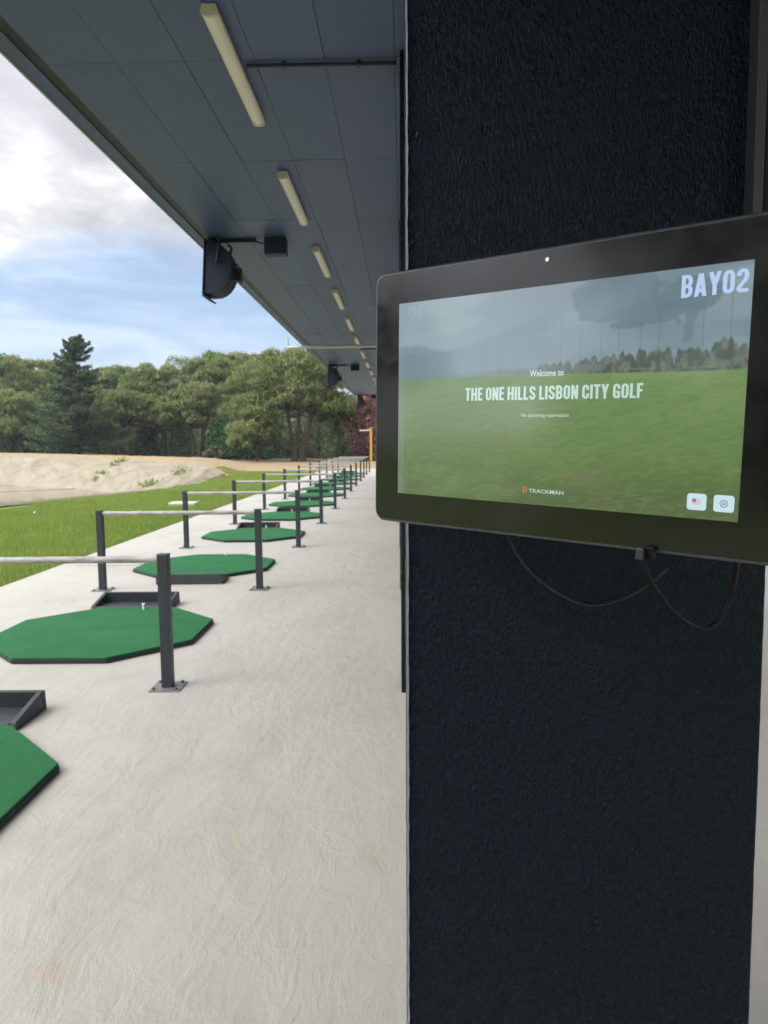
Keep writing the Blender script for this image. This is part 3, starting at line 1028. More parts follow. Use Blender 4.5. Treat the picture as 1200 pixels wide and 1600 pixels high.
def ball_tray():
    t = empty('ball_tray')
    W, D, th = 0.36, 0.36, 0.035
    MB().box(-W + 0.01, W - 0.01, 0.01, D - 0.01, 0.001, 0.018).build('tray_floor', MT['tray'], t)
    MB().prism([(D - th, 0.0012), (D, 0.0012), (D - 0.012, 0.112), (D - th - 0.012, 0.112)], -W, W, 'X').build('back_wall', MT['tray'], t, bevel=0.006)
    for s in (-1, 1):
        x0, x1 = (-W, -W + th) if s < 0 else (W - th, W)
        MB().prism([(0.0, 0.0014), (D - th - 0.0005, 0.0014), (D - th - 0.0125, 0.110), (0.02, 0.046)], x0, x1, 'X').build('side_wall', MT['tray'], t, bevel=0.006)
    MB().box(-W + th + 0.0005, W - th - 0.0005, 0.0, 0.03, 0.0012, 0.040).build('front_lip', MT['tray'], t, bevel=0.006)
    return t


m0, t0 = golf_mat(), ball_tray()
MY = [2.93, 5.75, 8.97, 12.05, 15.2, 18.35, 21.5, 24.6, 27.75, 30.9, 34.0, 37.1]
for k, y in enumerate(MY):
    m = m0 if k == 0 else copy_tree(m0)
    m.location = (-2.36 + random.uniform(-0.02, 0.02), y, 0)
    m.rotation_euler = (0, 0, 0 if k < 3 else random.uniform(-0.02, 0.02))
    lab = f'{ORD[k]} green octagonal golf mat from the camera, small in the row'
    if k == 0:
        lab = 'green octagonal golf mat nearest the camera, cut by the left photo edge'
    if k == 1:
        lab = 'large green octagonal golf mat behind the nearest dark post'
    if k == 2:
        lab = 'green octagonal golf mat with the black tray at its near edge'
    tag(m, lab, 'golf mat', 'green golf mats in the bays')
    t = t0 if k == 0 else copy_tree(t0)
    if k == 2:
        t.location = (-2.27, 8.20, 0)
        t.rotation_euler = (0, 0, math.pi + 0.03)
    else:
        t.location = (-2.42 + (0.03 if k == 0 else random.uniform(-0.1, 0.15) if k > 2 else -0.03), y + (0.805 if k else 0.81), 0)
        if k == 1:
            t.location = (-2.45, 6.575, 0)
        t.rotation_euler = (0, 0, random.uniform(-0.03, 0.03) if k > 1 else 0.0)
    lab = f'black ball tray behind the {ORD[k]} golf mat from the camera'
    if k == 0:
        lab = 'black ball tray cut by the left edge behind the nearest mat'
    if k == 1:
        lab = 'black open ball tray behind the large mat and nearest post'
    if k == 2:
        lab = 'black ball tray at the near edge of the third mat, back towards camera'
    tag(t, lab, 'tray', 'black ball trays beside the mats')

# grey cover set on the deck, pale slab and ball on the lawn
p = MB().box(-4.05, -3.28, 9.12, 9.52, 0.0005, 0.006).build('floor_plate', MT['greyplate'], bevel=0.002)
tag(p, 'flat grey plate on the concrete left of the third mat', 'plate')
sx_, sy_ = onz(287, 789, 0.0)[:2]
p = MB().box(sx_ - 0.33, sx_ + 0.33, sy_ - 0.2, sy_ + 0.2, -0.04, 0.075).build('stone_slab', MT['slab'], bevel=0.015)
tag(p, 'pale flat slab lying in the grass beyond the second rail', 'slab')
bx_, by_ = onz(54, 805, 0.0)[:2]
bm = bmesh.new()
bmesh.ops.create_icosphere(bm, subdivisions=3, radius=0.0225)
me = bpy.data.meshes.new('golf_ball')
bm.to_mesh(me)
bm.free()
me.shade_smooth()
me.materials.append(MT['white'])
o = bpy.data.objects.new('golf_ball', me)
COL.objects.link(o)
o.location = (bx_, by_, 0.06)
tag(o, 'small white golf ball lying on the lawn left of the rails', 'golf ball')

# yellow post with a white arm at the far end of the deck
b = at(580, 727, 47.0)
yp = empty('yellow_post', (b[0], 47.0, b[2]))
tp = at(580, 668, 47.0)[2] - b[2]
MB().box(-0.07, 0.07, -0.07, 0.07, 0, tp).build('post', MT['yellow'], yp, bevel=0.01)
MB().box(-0.72, -0.072, -0.04, 0.04, tp - 0.22, tp - 0.13).build('arm', MT['cream'], yp, bevel=0.01)
tag(yp, 'tall yellow post with a white arm at the far end of the deck', 'post')


# ------------------------------------------------------------------ trees
def tufts(centers, dirs, L, Wd, rngl, jitter=0.6):
    """one slim triangle per tuft"""
    n = len(centers)
    d = dirs + jitter * rngl.standard_normal((n, 3))
    d /= np.linalg.norm(d, axis=1)[:, None]
    s = np.cross(d, rngl.standard_normal((n, 3)))
    s /= np.linalg.norm(s, axis=1)[:, None] + 1e-9
    L = L * rngl.uniform(0.6, 1.4, n)[:, None]
    Wd = Wd * rngl.uniform(0.6, 1.4, n)[:, None]
    P = np.stack([centers - s * Wd - d * L * 0.3, centers + s * Wd - d * L * 0.3, centers + d * L], 1)
    return P.reshape(-1, 3)


def soften(o, nrm):
    # leaf sprays shade with the roundness of the clump they belong to
    nrm = nrm / (np.linalg.norm(nrm, axis=1)[:, None] + 1e-9)
    me = o.data
    me.shade_smooth()
    me.normals_split_custom_set(np.repeat(nrm, 3, axis=0).tolist())
    return o


def pine(px, ytop, wpx, Y, ground_px=None, crown_frac=0.55, leaf='pine', nclump=150, seed=0, stems=1, label='', lean=0.0, per=150, depth=0.8, bark='bark', candles=True, name='pine_tree', cs=1.0, group=None):
    r = np.random.default_rng(seed)
    X = at(px, 700, Y)[0]
    gz = float(gh(X, Y)) - 0.05
    top = at(px, ytop, Y)[2] - gz
    Rw = 0.5 * wpx * Y / F
    t = empty(name, (X, Y, gz))
    per = int(per * 1.55)
    tag(t, label, 'tree', group)
    z0 = top * (1 - crown_frac)
    hc = top - z0
    # clump centres: dome shaped crown with an uneven rim
    cs_, rad = [], []
    while len(cs_) < nclump:
        a = r.uniform(0, 2 * math.pi)
        q = math.sqrt(r.uniform(0.02, 1))
        edge = 1 + 0.16 * math.sin(3 * a + seed) + 0.10 * math.sin(5 * a + 2.1 * seed)
        x, y = math.cos(a) * q * Rw * edge, math.sin(a) * q * Rw * depth * edge
        dome = math.sqrt(max(0, 1 - (q * 0.97) ** 2))
        zt = z0 + hc * (0.30 + 0.70 * dome)
        zb = z0 + hc * 0.30 * (1 - 0.9 * q) + hc * 0.05
        z = zt - (zt - zb) * r.uniform(0, 1) ** 1.35
        rd = cs * r.uniform(0.085, 0.16) * (Rw + 1.8)
        z = min(z, top - rd * 0.75)
        cs_.append((x + lean * z, y, z))
        rad.append(rd)
    C = np.array(cs_)
    rad = np.array(rad)
    k = np.repeat(np.arange(nclump), per)
    u = r.standard_normal((len(k), 3))
    u /= np.linalg.norm(u, axis=1)[:, None]
    u[:, 2] = np.where(u[:, 2] < -0.15, -u[:, 2] * 0.8, u[:, 2])
    rr_ = rad[k][:, None] * (r.uniform(0.25, 1, (len(k), 1)) ** 0.35)
    P = C[k] + u * rr_ * np.array([1.0, 1.0, 1.0])
    V_ = tufts(P, u + np.array([0, 0, 0.5]), 0.092 * (Y / 50), 0.034 * (Y / 50), r)
    cc = np.array([0, 0, z0 + 0.35 * hc])
    cr = C[k] - cc
    cr /= np.linalg.norm(cr, axis=1)[:, None] + 1e-9
    soften(fastmesh('crown', V_, np.arange(len(V_)).reshape(-1, 3), MT[leaf], t), u * 0.75 + cr * 0.55 + np.array([0, 0, 0.25]) + 0.35 * r.standard_normal(u.shape))
    if candles:
        kk = r.choice(len(P), int(len(P) * 0.15), replace=False)
        kk = kk[(u[kk, 2] > 0.25)]
        V_ = tufts(P[kk] + u[kk] * 0.05, np.tile([0, 0, 1.0], (len(kk), 1)), 0.17 * (Y / 50), 0.038 * (Y / 50), r, 0.25)
        tag(fastmesh('new_shoots', V_, np.arange(len(V_)).reshape(-1, 3), MT['candle'], t), kind='stuff')
    # trunk(s) and limbs
    tr = MB()
    for s in range(stems):
        bx = r.uniform(-0.16, 0.16) * Rw * (stems > 1)
        tx = bx * 2.8 + r.uniform(-0.12, 0.12) * Rw
        r0 = 0.014 * top + 0.04
        zf = z0 + 0.30 * hc
        mid = np.array([bx + (tx - bx) * 0.35 + r.uniform(-.2, .2), r.uniform(-.2, .2), zf * 0.5])
        pts = [(bx, 0, -0.1), (bx + r.uniform(-.04, .04), 0, zf * 0.2), mid, (tx + lean * zf, 0, zf), (tx * 0.7 + lean * top, 0, z0 + 0.8 * hc)]
        tr.tube(pts, [r0 * 1.25, r0, r0 * 0.85, r0 * 0.65, r0 * 0.2], 8)
        near = r.choice(nclump, min(nclump, int(16 / stems) + 6), replace=False)
        for q in near:
            f = r.uniform(0.45, 1.0)
            a = np.array(pts[2]) * (1 - f) + np.array(pts[3]) * f
            e = C[q] - np.array([0, 0, rad[q] * 0.3])
            m_ = a * 0.5 + e * 0.5 + np.array([0, 0, -0.06 * np.linalg.norm(e - a)])
            tr.tube([a, m_, e], [r0 * 0.36, r0 * 0.24, r0 * 0.08], 5)
    tr.build('trunk', MT[bark], t, smooth=True)
    return t


G = 'stone pines beyond the pond'
PINES = [
    (-70, 560, 170, 60, 'dense stone pine at the far left, mostly outside the photo', 2),
    (12, 556, 130, 62, 'broad stone pine at the left photo edge, left of the dark conifer', 2),
    (72, 563, 100, 66, 'stone pine behind the left side of the dark conifer', 1),
    (186, 574, 110, 64, 'stone pine right behind the dark conifer with several thin trunks', 3),
    (243, 570, 100, 60, 'rounded stone pine midway between the conifer and the big pine', 2),
    (318, 551, 120, 63, 'tall stone pine with the highest dome in the wood', 1),
    (384, 552, 105, 69, 'dark stone pine set back behind the big pine', 1),
]
for i, (px, yt, wp_, Y, lab, st) in enumerate(PINES):
    pine(px, yt, wp_, Y, leaf='pine', seed=30 + i, label=lab, stems=st, crown_frac=0.76, nclump=210, group=G)
pine(30, 612, 120, 55, leaf='pine', seed=51, label='low bushy pine at the left edge in front of the taller pines', stems=2, crown_frac=0.80, nclump=150, group=G)
pine(206, 612, 85, 57, leaf='pine2', seed=58, label='small thin pine right of the dark conifer with bare lower trunk', stems=2, crown_frac=0.55, nclump=90, per=110, group=G)
pine(307, 600, 95, 56, leaf='pine2', seed=52, label='pale lower pine in front of the tallest dome', stems=3, crown_frac=0.66, nclump=130, group=G)
pine(257, 622, 75, 58, leaf='pine2', seed=53, label='low pale pine with leaning trunk beside the conifer group', stems=2, crown_frac=0.60, nclump=90, lean=0.08, group=G)
# the big pine near the deck
pine(462, 549, 172, 48, leaf='pine2', seed=61, label='big spreading pine with several dark trunks beside the roof edge', stems=4, crown_frac=0.66, nclump=230, per=170, cs=1.0)
pine(402, 640, 95, 47.4, leaf='pine2', seed=64, label='low pale pine bough reaching left below the big pine', stems=1, crown_frac=0.85, nclump=80, per=150)
pine(527, 622, 52, 50, leaf='lime', seed=66, label='slim light green young tree under the roof end', stems=1, crown_frac=0.42, nclump=60, per=110, candles=False, name='young_tree')


def broadleaf(name, X, Y, H, Wd, leaf, label, seed, nclump=70, per=150, low=0.0, cat='bush', group=None, L=0.13):
    r = np.random.default_rng(seed)
    gz = float(gh(X, Y)) - 0.05
    t = empty(name, (X, Y, gz))
    tag(t, label, cat, group)
    a = r.uniform(0, 2 * math.pi, nclump)
    q = np.sqrt(r.uniform(0, 1, nclump))
    hz = r.uniform(low, 1, nclump)
    prof = np.sin(np.clip(0.25 + 0.75 * (1 - np.abs(hz - 0.4)), 0, 1) * math.pi / 2) * np.sqrt(np.clip(1 - (np.clip(hz - 0.35, 0, 1) / 0.68) ** 2, 0.02, 1))
    C = np.stack([np.cos(a) * q * Wd / 2 * prof, np.sin(a) * q * Wd / 2 * prof, hz * H * 0.93], -1)
    k = np.repeat(np.arange(nclump), per)
    u = r.standard_normal((len(k), 3))
    u /= np.linalg.norm(u, axis=1)[:, None]
    rad = 0.13 * (Wd + H * 0.4) * r.uniform(0.6, 1.2, nclump)
    P = C[k] + u * rad[k][:, None] * r.uniform(0.3, 1, (len(k), 1)) ** 0.5
    P[:, 2] = np.maximum(P[:, 2], 0.05)
    V_ = tufts(P, u + np.array([0, 0, 0.2]), L, L * 0.45, r, 0.8)
    soften(fastmesh('crown', V_, np.arange(len(V_)).reshape(-1, 3), MT[leaf], t), u + np.array([0, -0.1, 0.35]) + 0.4 * r.standard_normal(u.shape))
    tr = MB()
    tr.tube([(0, 0, -0.1), (0.03, 0, H * 0.3), (0, 0.04, H * 0.7)], [0.03 * H, 0.022 * H, 0.006 * H], 7)
    for i in r.choice(nclump, min(10, nclump), replace=False):
        tr.tube([(0.02, 0, H * r.uniform(0.12, 0.35)), C[i] * 0.55 + np.array([0, 0, 0.12 * H]), C[i]], [0.012 * H, 0.008 * H, 0.003 * H], 5)
    tr.build('trunk', MT['bark'], t, smooth=True)
    return t


def wx(px, Y):
    return at(px, 700, Y)[0]


# purple plum behind the deck end
broadleaf('plum_tree', wx(577, 50), 50.0, at(577, 612, 50)[2], 2.7, 'plum', 'purple leaved plum tree at the far end of the deck', 71, 110, 150, 0.08, 'tree', L=0.10)
broadleaf('plum_tree', wx(640, 52), 52.0, 5.0, 3.4, 'plum', 'purple leaved tree hidden behind the tablet at the deck end', 72, 70, 90, 0.08, 'tree', L=0.12)
# undergrowth between the trunks
BG = 'bushes among the pine trunks'
BUSH = [(-90, 56, 2.6, 5.0, 'olive', 'grey green bush far left under the pines'), (20, 57, 2.4, 4.4, 'olive', 'grey green bush low at the left edge under the pines'),
        (66, 55.5, 2.0, 3.2, 'bush', 'dark green bush left of the conifer foot'), (196, 68, 3.0, 5.5, 'bush', 'bright gap filling bush behind the trunks right of the conifer'),
        (228, 60, 2.2, 3.4, 'bush', 'dark green bush between thin trunks right of the conifer'), (268, 66, 3.2, 5.0, 'bush', 'deep green bush behind the pale lower pine'),
        (352, 55, 3.1, 3.6, 'bush', 'glossy green bush left of the big pine, tallest of its clump'), (384, 53, 2.5, 3.4, 'bush', 'glossy green bush right in the clump beside the big pine'),
        (412, 58, 2.6, 4.0, 'bush', 'dark bush behind the foot of the big pine'), (452, 60, 3.2, 4.6, 'olive', 'olive bush seen between trunks of the big pine'),
        (498, 60, 4.4, 5.0, 'olive', 'tall olive bush right of the big pine trunks'), (536, 58, 4.2, 3.6, 'olive', 'tall olive bush behind the slim young tree'),
        (336, 52, 0.8, 1.6, 'olive', 'small dry shrub at the foot of the glossy bushes'), (556, 53, 2.0, 2.4, 'bush', 'low dark bush left of the plum tree')]
for i, (px, Y, H, Wd, lf, lab) in enumerate(BUSH):
    broadleaf('bush', wx(px, Y), Y, H, Wd, lf, lab, 80 + i, 44, 130, 0.0, 'bush', BG, 0.12)


def conifer(px, ytop, wpx, Y, label, seed):
    r = np.random.default_rng(seed)
    X = at(px, 700, Y)[0]
    gz = float(gh(X, Y)) - 0.05
    H = at(px, ytop, Y)[2] - gz
    Rw = 0.5 * wpx * Y / F
    t = empty('conifer_tree', (X, Y, gz))
    tag(t, label, 'tree')
    tr = MB()
    tr.tube([(0, 0, -0.1), (0, 0, H * 0.5), (0.02, 0, H * 0.97)], [0.17, 0.09, 0.015], 8)
    Ps, Ds = [], []
    for k in range(150):
        f = (k + r.uniform(0, 1)) / 150
        z = H * (0.05 + 0.93 * f)
        L = Rw * ((1 - f) ** 0.72) * r.uniform(0.55, 1.28) + 0.15
        if f > 0.80:
            L = Rw * (0.34 - 0.9 * (f - 0.8)) * r.uniform(0.35, 1.35)
        a = r.uniform(0, 2 * math.pi)
        d = np.array([math.cos(a), math.sin(a), 0])
        rise = 0.25 if f > 0.78 else -0.10
        n = int(90 + 150 * L)
        s = r.uniform(0.08, 1, n) ** 0.7
        ctr = d[None] * (s * L)[:, None] + np.array([0, 0, z]) + np.stack([0 * s, 0 * s, rise * L * s + 0.22 * L * s ** 2.2], -1)
        side = np.cross(d, (0, 0, 1))
        wd = 0.30 * L * (1 - 0.55 * s) + 0.05
        ctr = ctr + side[None] * (r.uniform(-1, 1, n) * wd)[:, None] + np.stack([0 * s, 0 * s, r.normal(0, 0.07, n)], -1)
        Ps.append(ctr)
        Ds.append(d[None] * 0.8 + side[None] * r.uniform(-0.7, 0.7, (n, 1)) + np.array([0, 0, 0.25]))
        if k % 3 == 0:
            tr.tube([(0, 0, z), tuple(d * L * 0.5 + np.array([0, 0, z + rise * L * 0.5 + 0.04 * L])), tuple(d * L * 0.95 + np.array([0, 0, z + rise * L + 0.2 * L]))], [0.035, 0.02, 0.006], 5)
    P, D = np.vstack(Ps), np.vstack(Ds)
    V_ = tufts(P, D, 0.12, 0.05, r, 0.35)
    soften(fastmesh('crown', V_, np.arange(len(V_)).reshape(-1, 3), MT['cedar'], t), D + np.array([0, 0, 0.6]) + 0.45 * r.standard_normal(D.shape))
    tr.build('trunk', MT['bark'], t, smooth=True)
    return t


conifer(124, 526, 142, 53, 'tall dark blue green conifer standing above the pines', 90)

# closed wood behind the single trees
n = 90000
xs = rng.uniform(-95, 22, n)
top = 5.2 + 2.2 * (fbm(xs * 0.12, xs * 0 + 3, 41, 3) - 0.2)
zs = top * rng.uniform(0, 1, n) ** 0.8
ys = 76 + rng.uniform(-2.2, 4.5, n) - 2.5 * np.cos(zs / 6 * 1.5) + 3 * (fbm(xs * 0.35, zs * 0.5, 45, 3) - 0.5)
P = np.stack([xs, ys, zs + 0.5], -1)
V_ = tufts(P, np.tile([0, -0.6, 0.5], (n, 1)), 0.32, 0.15, rng, 0.7)
o = fastmesh('woods', V_, np.arange(3 * n).reshape(-1, 3), MT['pine'])
tag(o, 'dark closed wood behind the pine trunks', 'woods', kind='stuff')

# weeds rooted in folds of the pond bank
def weeds(pts, lab, seed):
    r = np.random.default_rng(seed)
    t = empty('weed_clump', tuple(pts[0]))
    out = []
    for p in pts:
        n = 42
        c = p - pts[0] + np.stack([r.normal(0, 0.13, n), r.normal(0, 0.30, n), np.abs(r.normal(0, 0.10, n)) - 0.03], -1)
        out.append(c)
    C = np.vstack(out)
    V_ = tufts(C, np.tile([0, 0, 1.0], (len(C), 1)), 0.11, 0.04, r, 0.6)
    fastmesh('leaves', V_, np.arange(len(V_)).reshape(-1, 3), MT['lime'], t)
    tag(t, lab, 'weeds', 'weeds on the pond bank')


def bank_pt(u, t):
    i = min(nu - 1, int(u * nu))
    return lo_[i] + (up_[i] - lo_[i]) * t + np.array([0, 0, 0.08])


def bank_near(px, py):
    best, bd = None, 1e9
    for i in range(nu):
        for j in range(nv):
            d = V[j, i] - np.array([0, 0, CAMH])
            c = M.T @ d
            if c[2] <= 0:
                continue
            e = (600 + F * c[0] / c[2] - px) ** 2 + (800 + F * c[1] / c[2] - py) ** 2
            if e < bd:
                bd, best = e, V[j, i].copy()
    return best


weeds([bank_near(178, 726), bank_near(186, 723), bank_near(194, 721)], 'green weeds in the gully near the top of the pond bank', 5)
weeds([bank_near(150, 750), bank_near(158, 741)], 'yellow green weeds halfway down the bank gully', 6)
weeds([bank_near(286, 738), bank_near(278, 742)], 'small weeds in the right fold of the pond bank', 7)
weeds([bank_near(232, 759), bank_near(240, 756)], 'thin weeds at the foot of the pond bank by the water', 8)

# trees to the left of and behind the photographer (the range goes on all round); two large ones added to darken the tablet's reflection
WHERE = ['beyond the near end of the pond', 'due left of the first bay', 'left and a little behind the camera', 'far left behind the camera', 'second of the row behind the camera', 'nearest the deck in the row behind the camera', 'right of the far half of the shelter', 'right of the shelter abreast of the camera', 'right and behind the camera', 'large, added near left behind the camera to darken the tablet reflection', 'large, added nearest left behind the camera to darken the tablet reflection']
for i, (X, Y) in enumerate([(-46, 22), (-52, 8), (-44, -6), (-40, -20), (-30, -32), (-16, -40), (26, 34), (24, 12), (26, -10), (-17, -13), (-14, -17)]):
    src = [o for o in bpy.data.objects if o.name.startswith('pine_tree') and o.parent is None][i % 4 + 4]
    c = copy_tree(src)
    c.location = (X, Y, -0.1)
    c.scale = (1.25, 1.25, 1.15) if i < 9 else (1.5, 1.5, 1.3)
    c.rotation_euler = (0, 0, i * 1.3)
    c['label'] = 'stone pine outside the photo, ' + WHERE[i]
    c['group'] = 'pines outside the photo'

for i, (X, Y) in enumerate([(-12.5, -9.5), (-15.5, -12.0), (-12.0, -14.0), (-18.5, -9.5)]):  # unseen bushes added so the tablet glass reflects something dark
    broadleaf('bush', X, Y, 3.4, 4.4, 'bush', 'leafy bush added to darken the tablet reflection, outside the photo, ' + ['nearest the deck behind the camera', 'between the two large pines', 'under the nearest large pine', 'left of the large pines'][i], 140 + i, 44, 110, 0.0, 'bush', 'added bushes outside the photo', 0.13)

# ------------------------------------------------------------------ thin summer haze over the far trees
hz_m = bpy.data.materials.new('haze')
hz_m.use_nodes = True
nt = hz_m.node_tree
nt.nodes.clear()
pv = N(nt, 'ShaderNodeVolumePrincipled', in_={'Color': (0.86, 0.93, 1.0, 1), 'Density': 0.0006, 'Anisotropy': 0.3})
ho = N(nt, 'ShaderNodeOutputMaterial')
nt.links.new(pv.outputs[0], ho.inputs['Volume'])
hb = MB().box(-262, 262, -262, 262, -2.6, 13.5).build('haze', hz_m)
tag(hb, 'thin pale haze in the air over the range', kind='stuff')

# ------------------------------------------------------------------ tablet
DX = Vector((0.77216155, -0.63462444, -0.03191156))
DYv = Vector((0.01855572, -0.03162776, 0.99932746))
DX.normalize()
DYv = (DYv - DX * DX.dot(DYv)).normalized()
DN = DX.cross(DYv)
W = 0.5
tab = empty('wall_tablet')
ZP = 0.0010
tab.matrix_world = Matrix(((DX.x, DYv.x, DN.x, 0.00234675), (DX.y, DYv.y, DN.y, 1.15748828), (DX.z, DYv.z, DN.z, 1.42267193), (0, 0, 0, 1)))
tag(tab, 'large black touchscreen tablet showing a golf welcome page on the column', 'tablet')
SH = 0.579
U0, U1, V0, V1 = -0.0975, 1.0975, -0.094, 0.678


def rrect(x0, x1, y0, y1, r, n=8):
    out = []
    for cx, cy, a0 in ((x1 - r, y0 + r, -90), (x1 - r, y1 - r, 0), (x0 + r, y1 - r, 90), (x0 + r, y0 + r, 180)):
        for a in np.linspace(0, 90, n):
            out.append((cx + r * math.cos(R(a0 + a)), cy + r * math.sin(R(a0 + a))))
    return out


MB().prism(rrect(U0 * W, U1 * W, V0 * W, V1 * W, 0.019), -0.034, 0.0004).build('casing', MT['casing'], tab, smooth=True, bevel=0.004, seg=3)
m, nt, b = mat('tablet_front_glass', (0.0045, 0.0045, 0.005), 0.10, spec=0.5)
b.inputs['IOR'].default_value = 1.5
co = objco(nt)
sm_ = noise(nt, mapping(nt, co, scale=(1, 1.6, 1)), 7, 5, 0.6)
nt.links.new(mapr(nt, sm_, 0.35, 0.7, 0.13, 0.26), b.inputs['Roughness'])
MT['tabglass'] = m
ring_o, ring_i = rrect(U0 * W + 0.0045, U1 * W - 0.0045, V0 * W + 0.0045, V1 * W - 0.0045, 0.0155), rrect(-0.0002, W + 0.0002, -0.0002, SH * W + 0.0002, 0.0004)
nn = len(ring_o)
gm = MB()
gm.add([(x, y, 0.0012) for x, y in ring_o] + [(x, y, 0.0012) for x, y in ring_i] + [(x, y, 0.0) for x, y in ring_o],
       [(i, (i + 1) % nn, nn + (i + 1) % nn, nn + i) for i in range(nn)] + [(2 * nn + i, 2 * nn + (i + 1) % nn, (i + 1) % nn, i) for i in range(nn)])
gm.build('bezel', m, tab)
MB().box(0.22, 0.38, 0.07, 0.22, -0.075, -0.0345).build('mount_block', MT['steel'], tab, bevel=0.006)

# the picture on the display
nu_, nv_ = 420, 244
su, sv = np.meshgrid(np.linspace(0, 1, nu_), np.linspace(0, SH, nv_))


def srgb(c):
    c = np.asarray(c, float) / 255
    return np.where(c <= 0.04045, c / 12.92, ((c + 0.055) / 1.055) ** 2.4)


def lerp(a, b, t):
    t = np.clip(t, 0, 1)[..., None]
    return a * (1 - t) + b * t


def screen_picture():
    """a golf course under a painted-in reflection veil: pale sky, net poles, one umbrella pine, tree belt, fairway"""
    u, v = su, sv
    one = np.ones((*u.shape, 1))
    GL = 0.350 + 0.004 * np.sin(u * 5)
    refl_veil = Sm((0.75 - u) / 0.75)                     # sky reflection painted as a pale veil, thickest on the left
    sky = lerp(srgb([142, 164, 172]) * one, srgb([126, 146, 156]) * one, (v - 0.35) / 0.22)
    cl = fbm(u * 5, v * 18, 3, 5)
    sky = lerp(sky, srgb([160, 176, 182]) * one, Sm((cl - 0.45) / 0.25) * 0.6)
    sky = lerp(sky, srgb([104, 122, 134]) * one, Sm((0.52 - fbm(u * 4 + 9, v * 14, 13, 5)) / 0.2) * 0.5 * Sm((u - 0.45) / 0.3))
    img = lerp(sky, srgb([172, 192, 200]) * one, refl_veil * 0.55)
    # far ridge falling to the left, dark wood at the far left
    rid = 0.435 + 0.10 * Sm((u - 0.14) / 0.5) + 0.006 * (fbm(u * 14, u * 0, 5, 4) - 0.5)
    img = lerp(img, srgb([126, 150, 160]) * one, Sm((rid - v) / 0.014) * 0.42)
    lh = 0.450 + 0.012 * np.sin(u * 22 + 0.6) + 0.006 * (fbm(u * 40, u * 0 + 2, 6, 4) - 0.5)
    img = lerp(img, srgb([108, 130, 138]) * one, Sm((lh - v) / 0.02) * 0.55 * Sm((0.24 - u) / 0.08))
    for pu in np.r_[0.31, 0.36, 0.41, 0.455, 0.50, 0.545, 0.60, 0.655, 0.70, 0.755, 0.80, 0.90, 0.96]:
        img = lerp(img, srgb([90, 108, 114]) * one, np.exp(-((u - pu) / 0.0015) ** 2) * Sm((0.475 + 0.05 * pu - v) / 0.01) * (0.12 + 0.3 * Sm((pu - 0.4) / 0.4)))
    # umbrella pine, upper right
    nz_ = fbm(u * 20, v * 30, 8, 6) - 0.5
    tree = np.zeros(u.shape)
    for cu, cv, ru, rv in ((0.70, 0.545, 0.145, 0.050), (0.74, 0.505, 0.120, 0.042), (0.66, 0.515, 0.085, 0.045), (0.80, 0.475, 0.055, 0.018), (0.72, 0.462, 0.05, 0.014), (0.86, 0.52, 0.09, 0.04)):
        e = ((u - cu) / ru) ** 2 + ((v - cv) / rv) ** 2 + 1.5 * nz_
        tree = np.maximum(tree, Sm((1.0 - e) / 0.30))
    trunk = Sm((0.013 + 0.018 * Sm((v - 0.455) / 0.06) - np.abs(u - 0.868 - 0.10 * (v - 0.44))) / 0.004) * Sm((0.53 - v) / 0.02) * Sm((v - 0.405) / 0.012)
    br = Sm((0.009 - np.abs((u - 0.835) + 0.75 * (v - 0.470))) / 0.004) * Sm((v - 0.447) / 0.008) * Sm((0.52 - v) / 0.01)
    tree = np.maximum(tree, np.maximum(trunk, br) * 0.85)
    tcol = lerp(srgb([88, 112, 126]) * one, srgb([108, 130, 140]) * one, fbm(u * 30, v * 40, 9, 5))
    img = lerp(img, tcol, tree * 0.62)
    # tree belt: individual pointed crowns of differing height
    tl_ = np.full(u.shape, GL + 0.012)
    rt = np.random.default_rng(3)
    for cu in np.linspace(0.30, 1.02, 46):
        cu = cu + rt.uniform(-0.008, 0.008)
        hh = (0.022 + 0.050 * Sm(np.array((cu - 0.40) / 0.55))) * rt.uniform(0.65, 1.15)
        wd = rt.uniform(0.011, 0.022)
        tl_ = np.maximum(tl_, GL + hh * np.clip(1 - np.abs((u - cu) / wd) ** 1.8, 0, 1) ** 0.6)
    tl_ = tl_ + 0.010 * (fbm(u * 90, v * 60, 10, 4) - 0.5)
    tcol = lerp(srgb([74, 88, 76]) * one, srgb([112, 122, 104]) * one, Sm((fbm(u * 80, v * 50, 12, 5) - 0.38) / 0.3))
    tcol = lerp(tcol, srgb([118, 138, 138]) * one, Sm((0.70 - u) / 0.45))
    img = lerp(img, tcol, Sm((tl_ - v) / 0.008) * (0.30 + 0.62 * Sm((u - 0.25) / 0.45)))
    # fairway
    gt = np.clip((GL - v) / GL, 0, 1)
    grass = lerp(srgb([124, 152, 98]) * one, srgb([104, 132, 78]) * one, gt * 1.4)
    grass = lerp(grass, srgb([88, 100, 70]) * one, Sm((gt - 0.58) / 0.42) * 0.85)
    br_ = fbm(u * 3 + v * 2, v * 11 - u * 4, 15, 3)
    grass = lerp(grass, srgb([140, 164, 102]) * one, Sm((br_ - 0.48) / 0.3) * 0.55 * (1 - 0.5 * gt))
    st = fbm(u * 40 + v * 9, v * 170 - u * 30, 24, 5)
    grass = lerp(grass, srgb([142, 162, 110]) * one, Sm((st - 0.5) / 0.25) * 0.22)
    grass = lerp(grass, srgb([80, 106, 62]) * one, Sm((0.47 - st) / 0.25) * 0.22)
    grass = lerp(grass, srgb([140, 134, 104]) * one, Sm((fbm(u * 3 + 2, v * 12, 16, 4) - 0.58) / 0.2) * 0.3)
    grass = lerp(grass, srgb([126, 152, 132]) * one, refl_veil * 0.45 * (1 - 0.7 * gt))
    img = lerp(img, grass, Sm((GL - v) / 0.005))
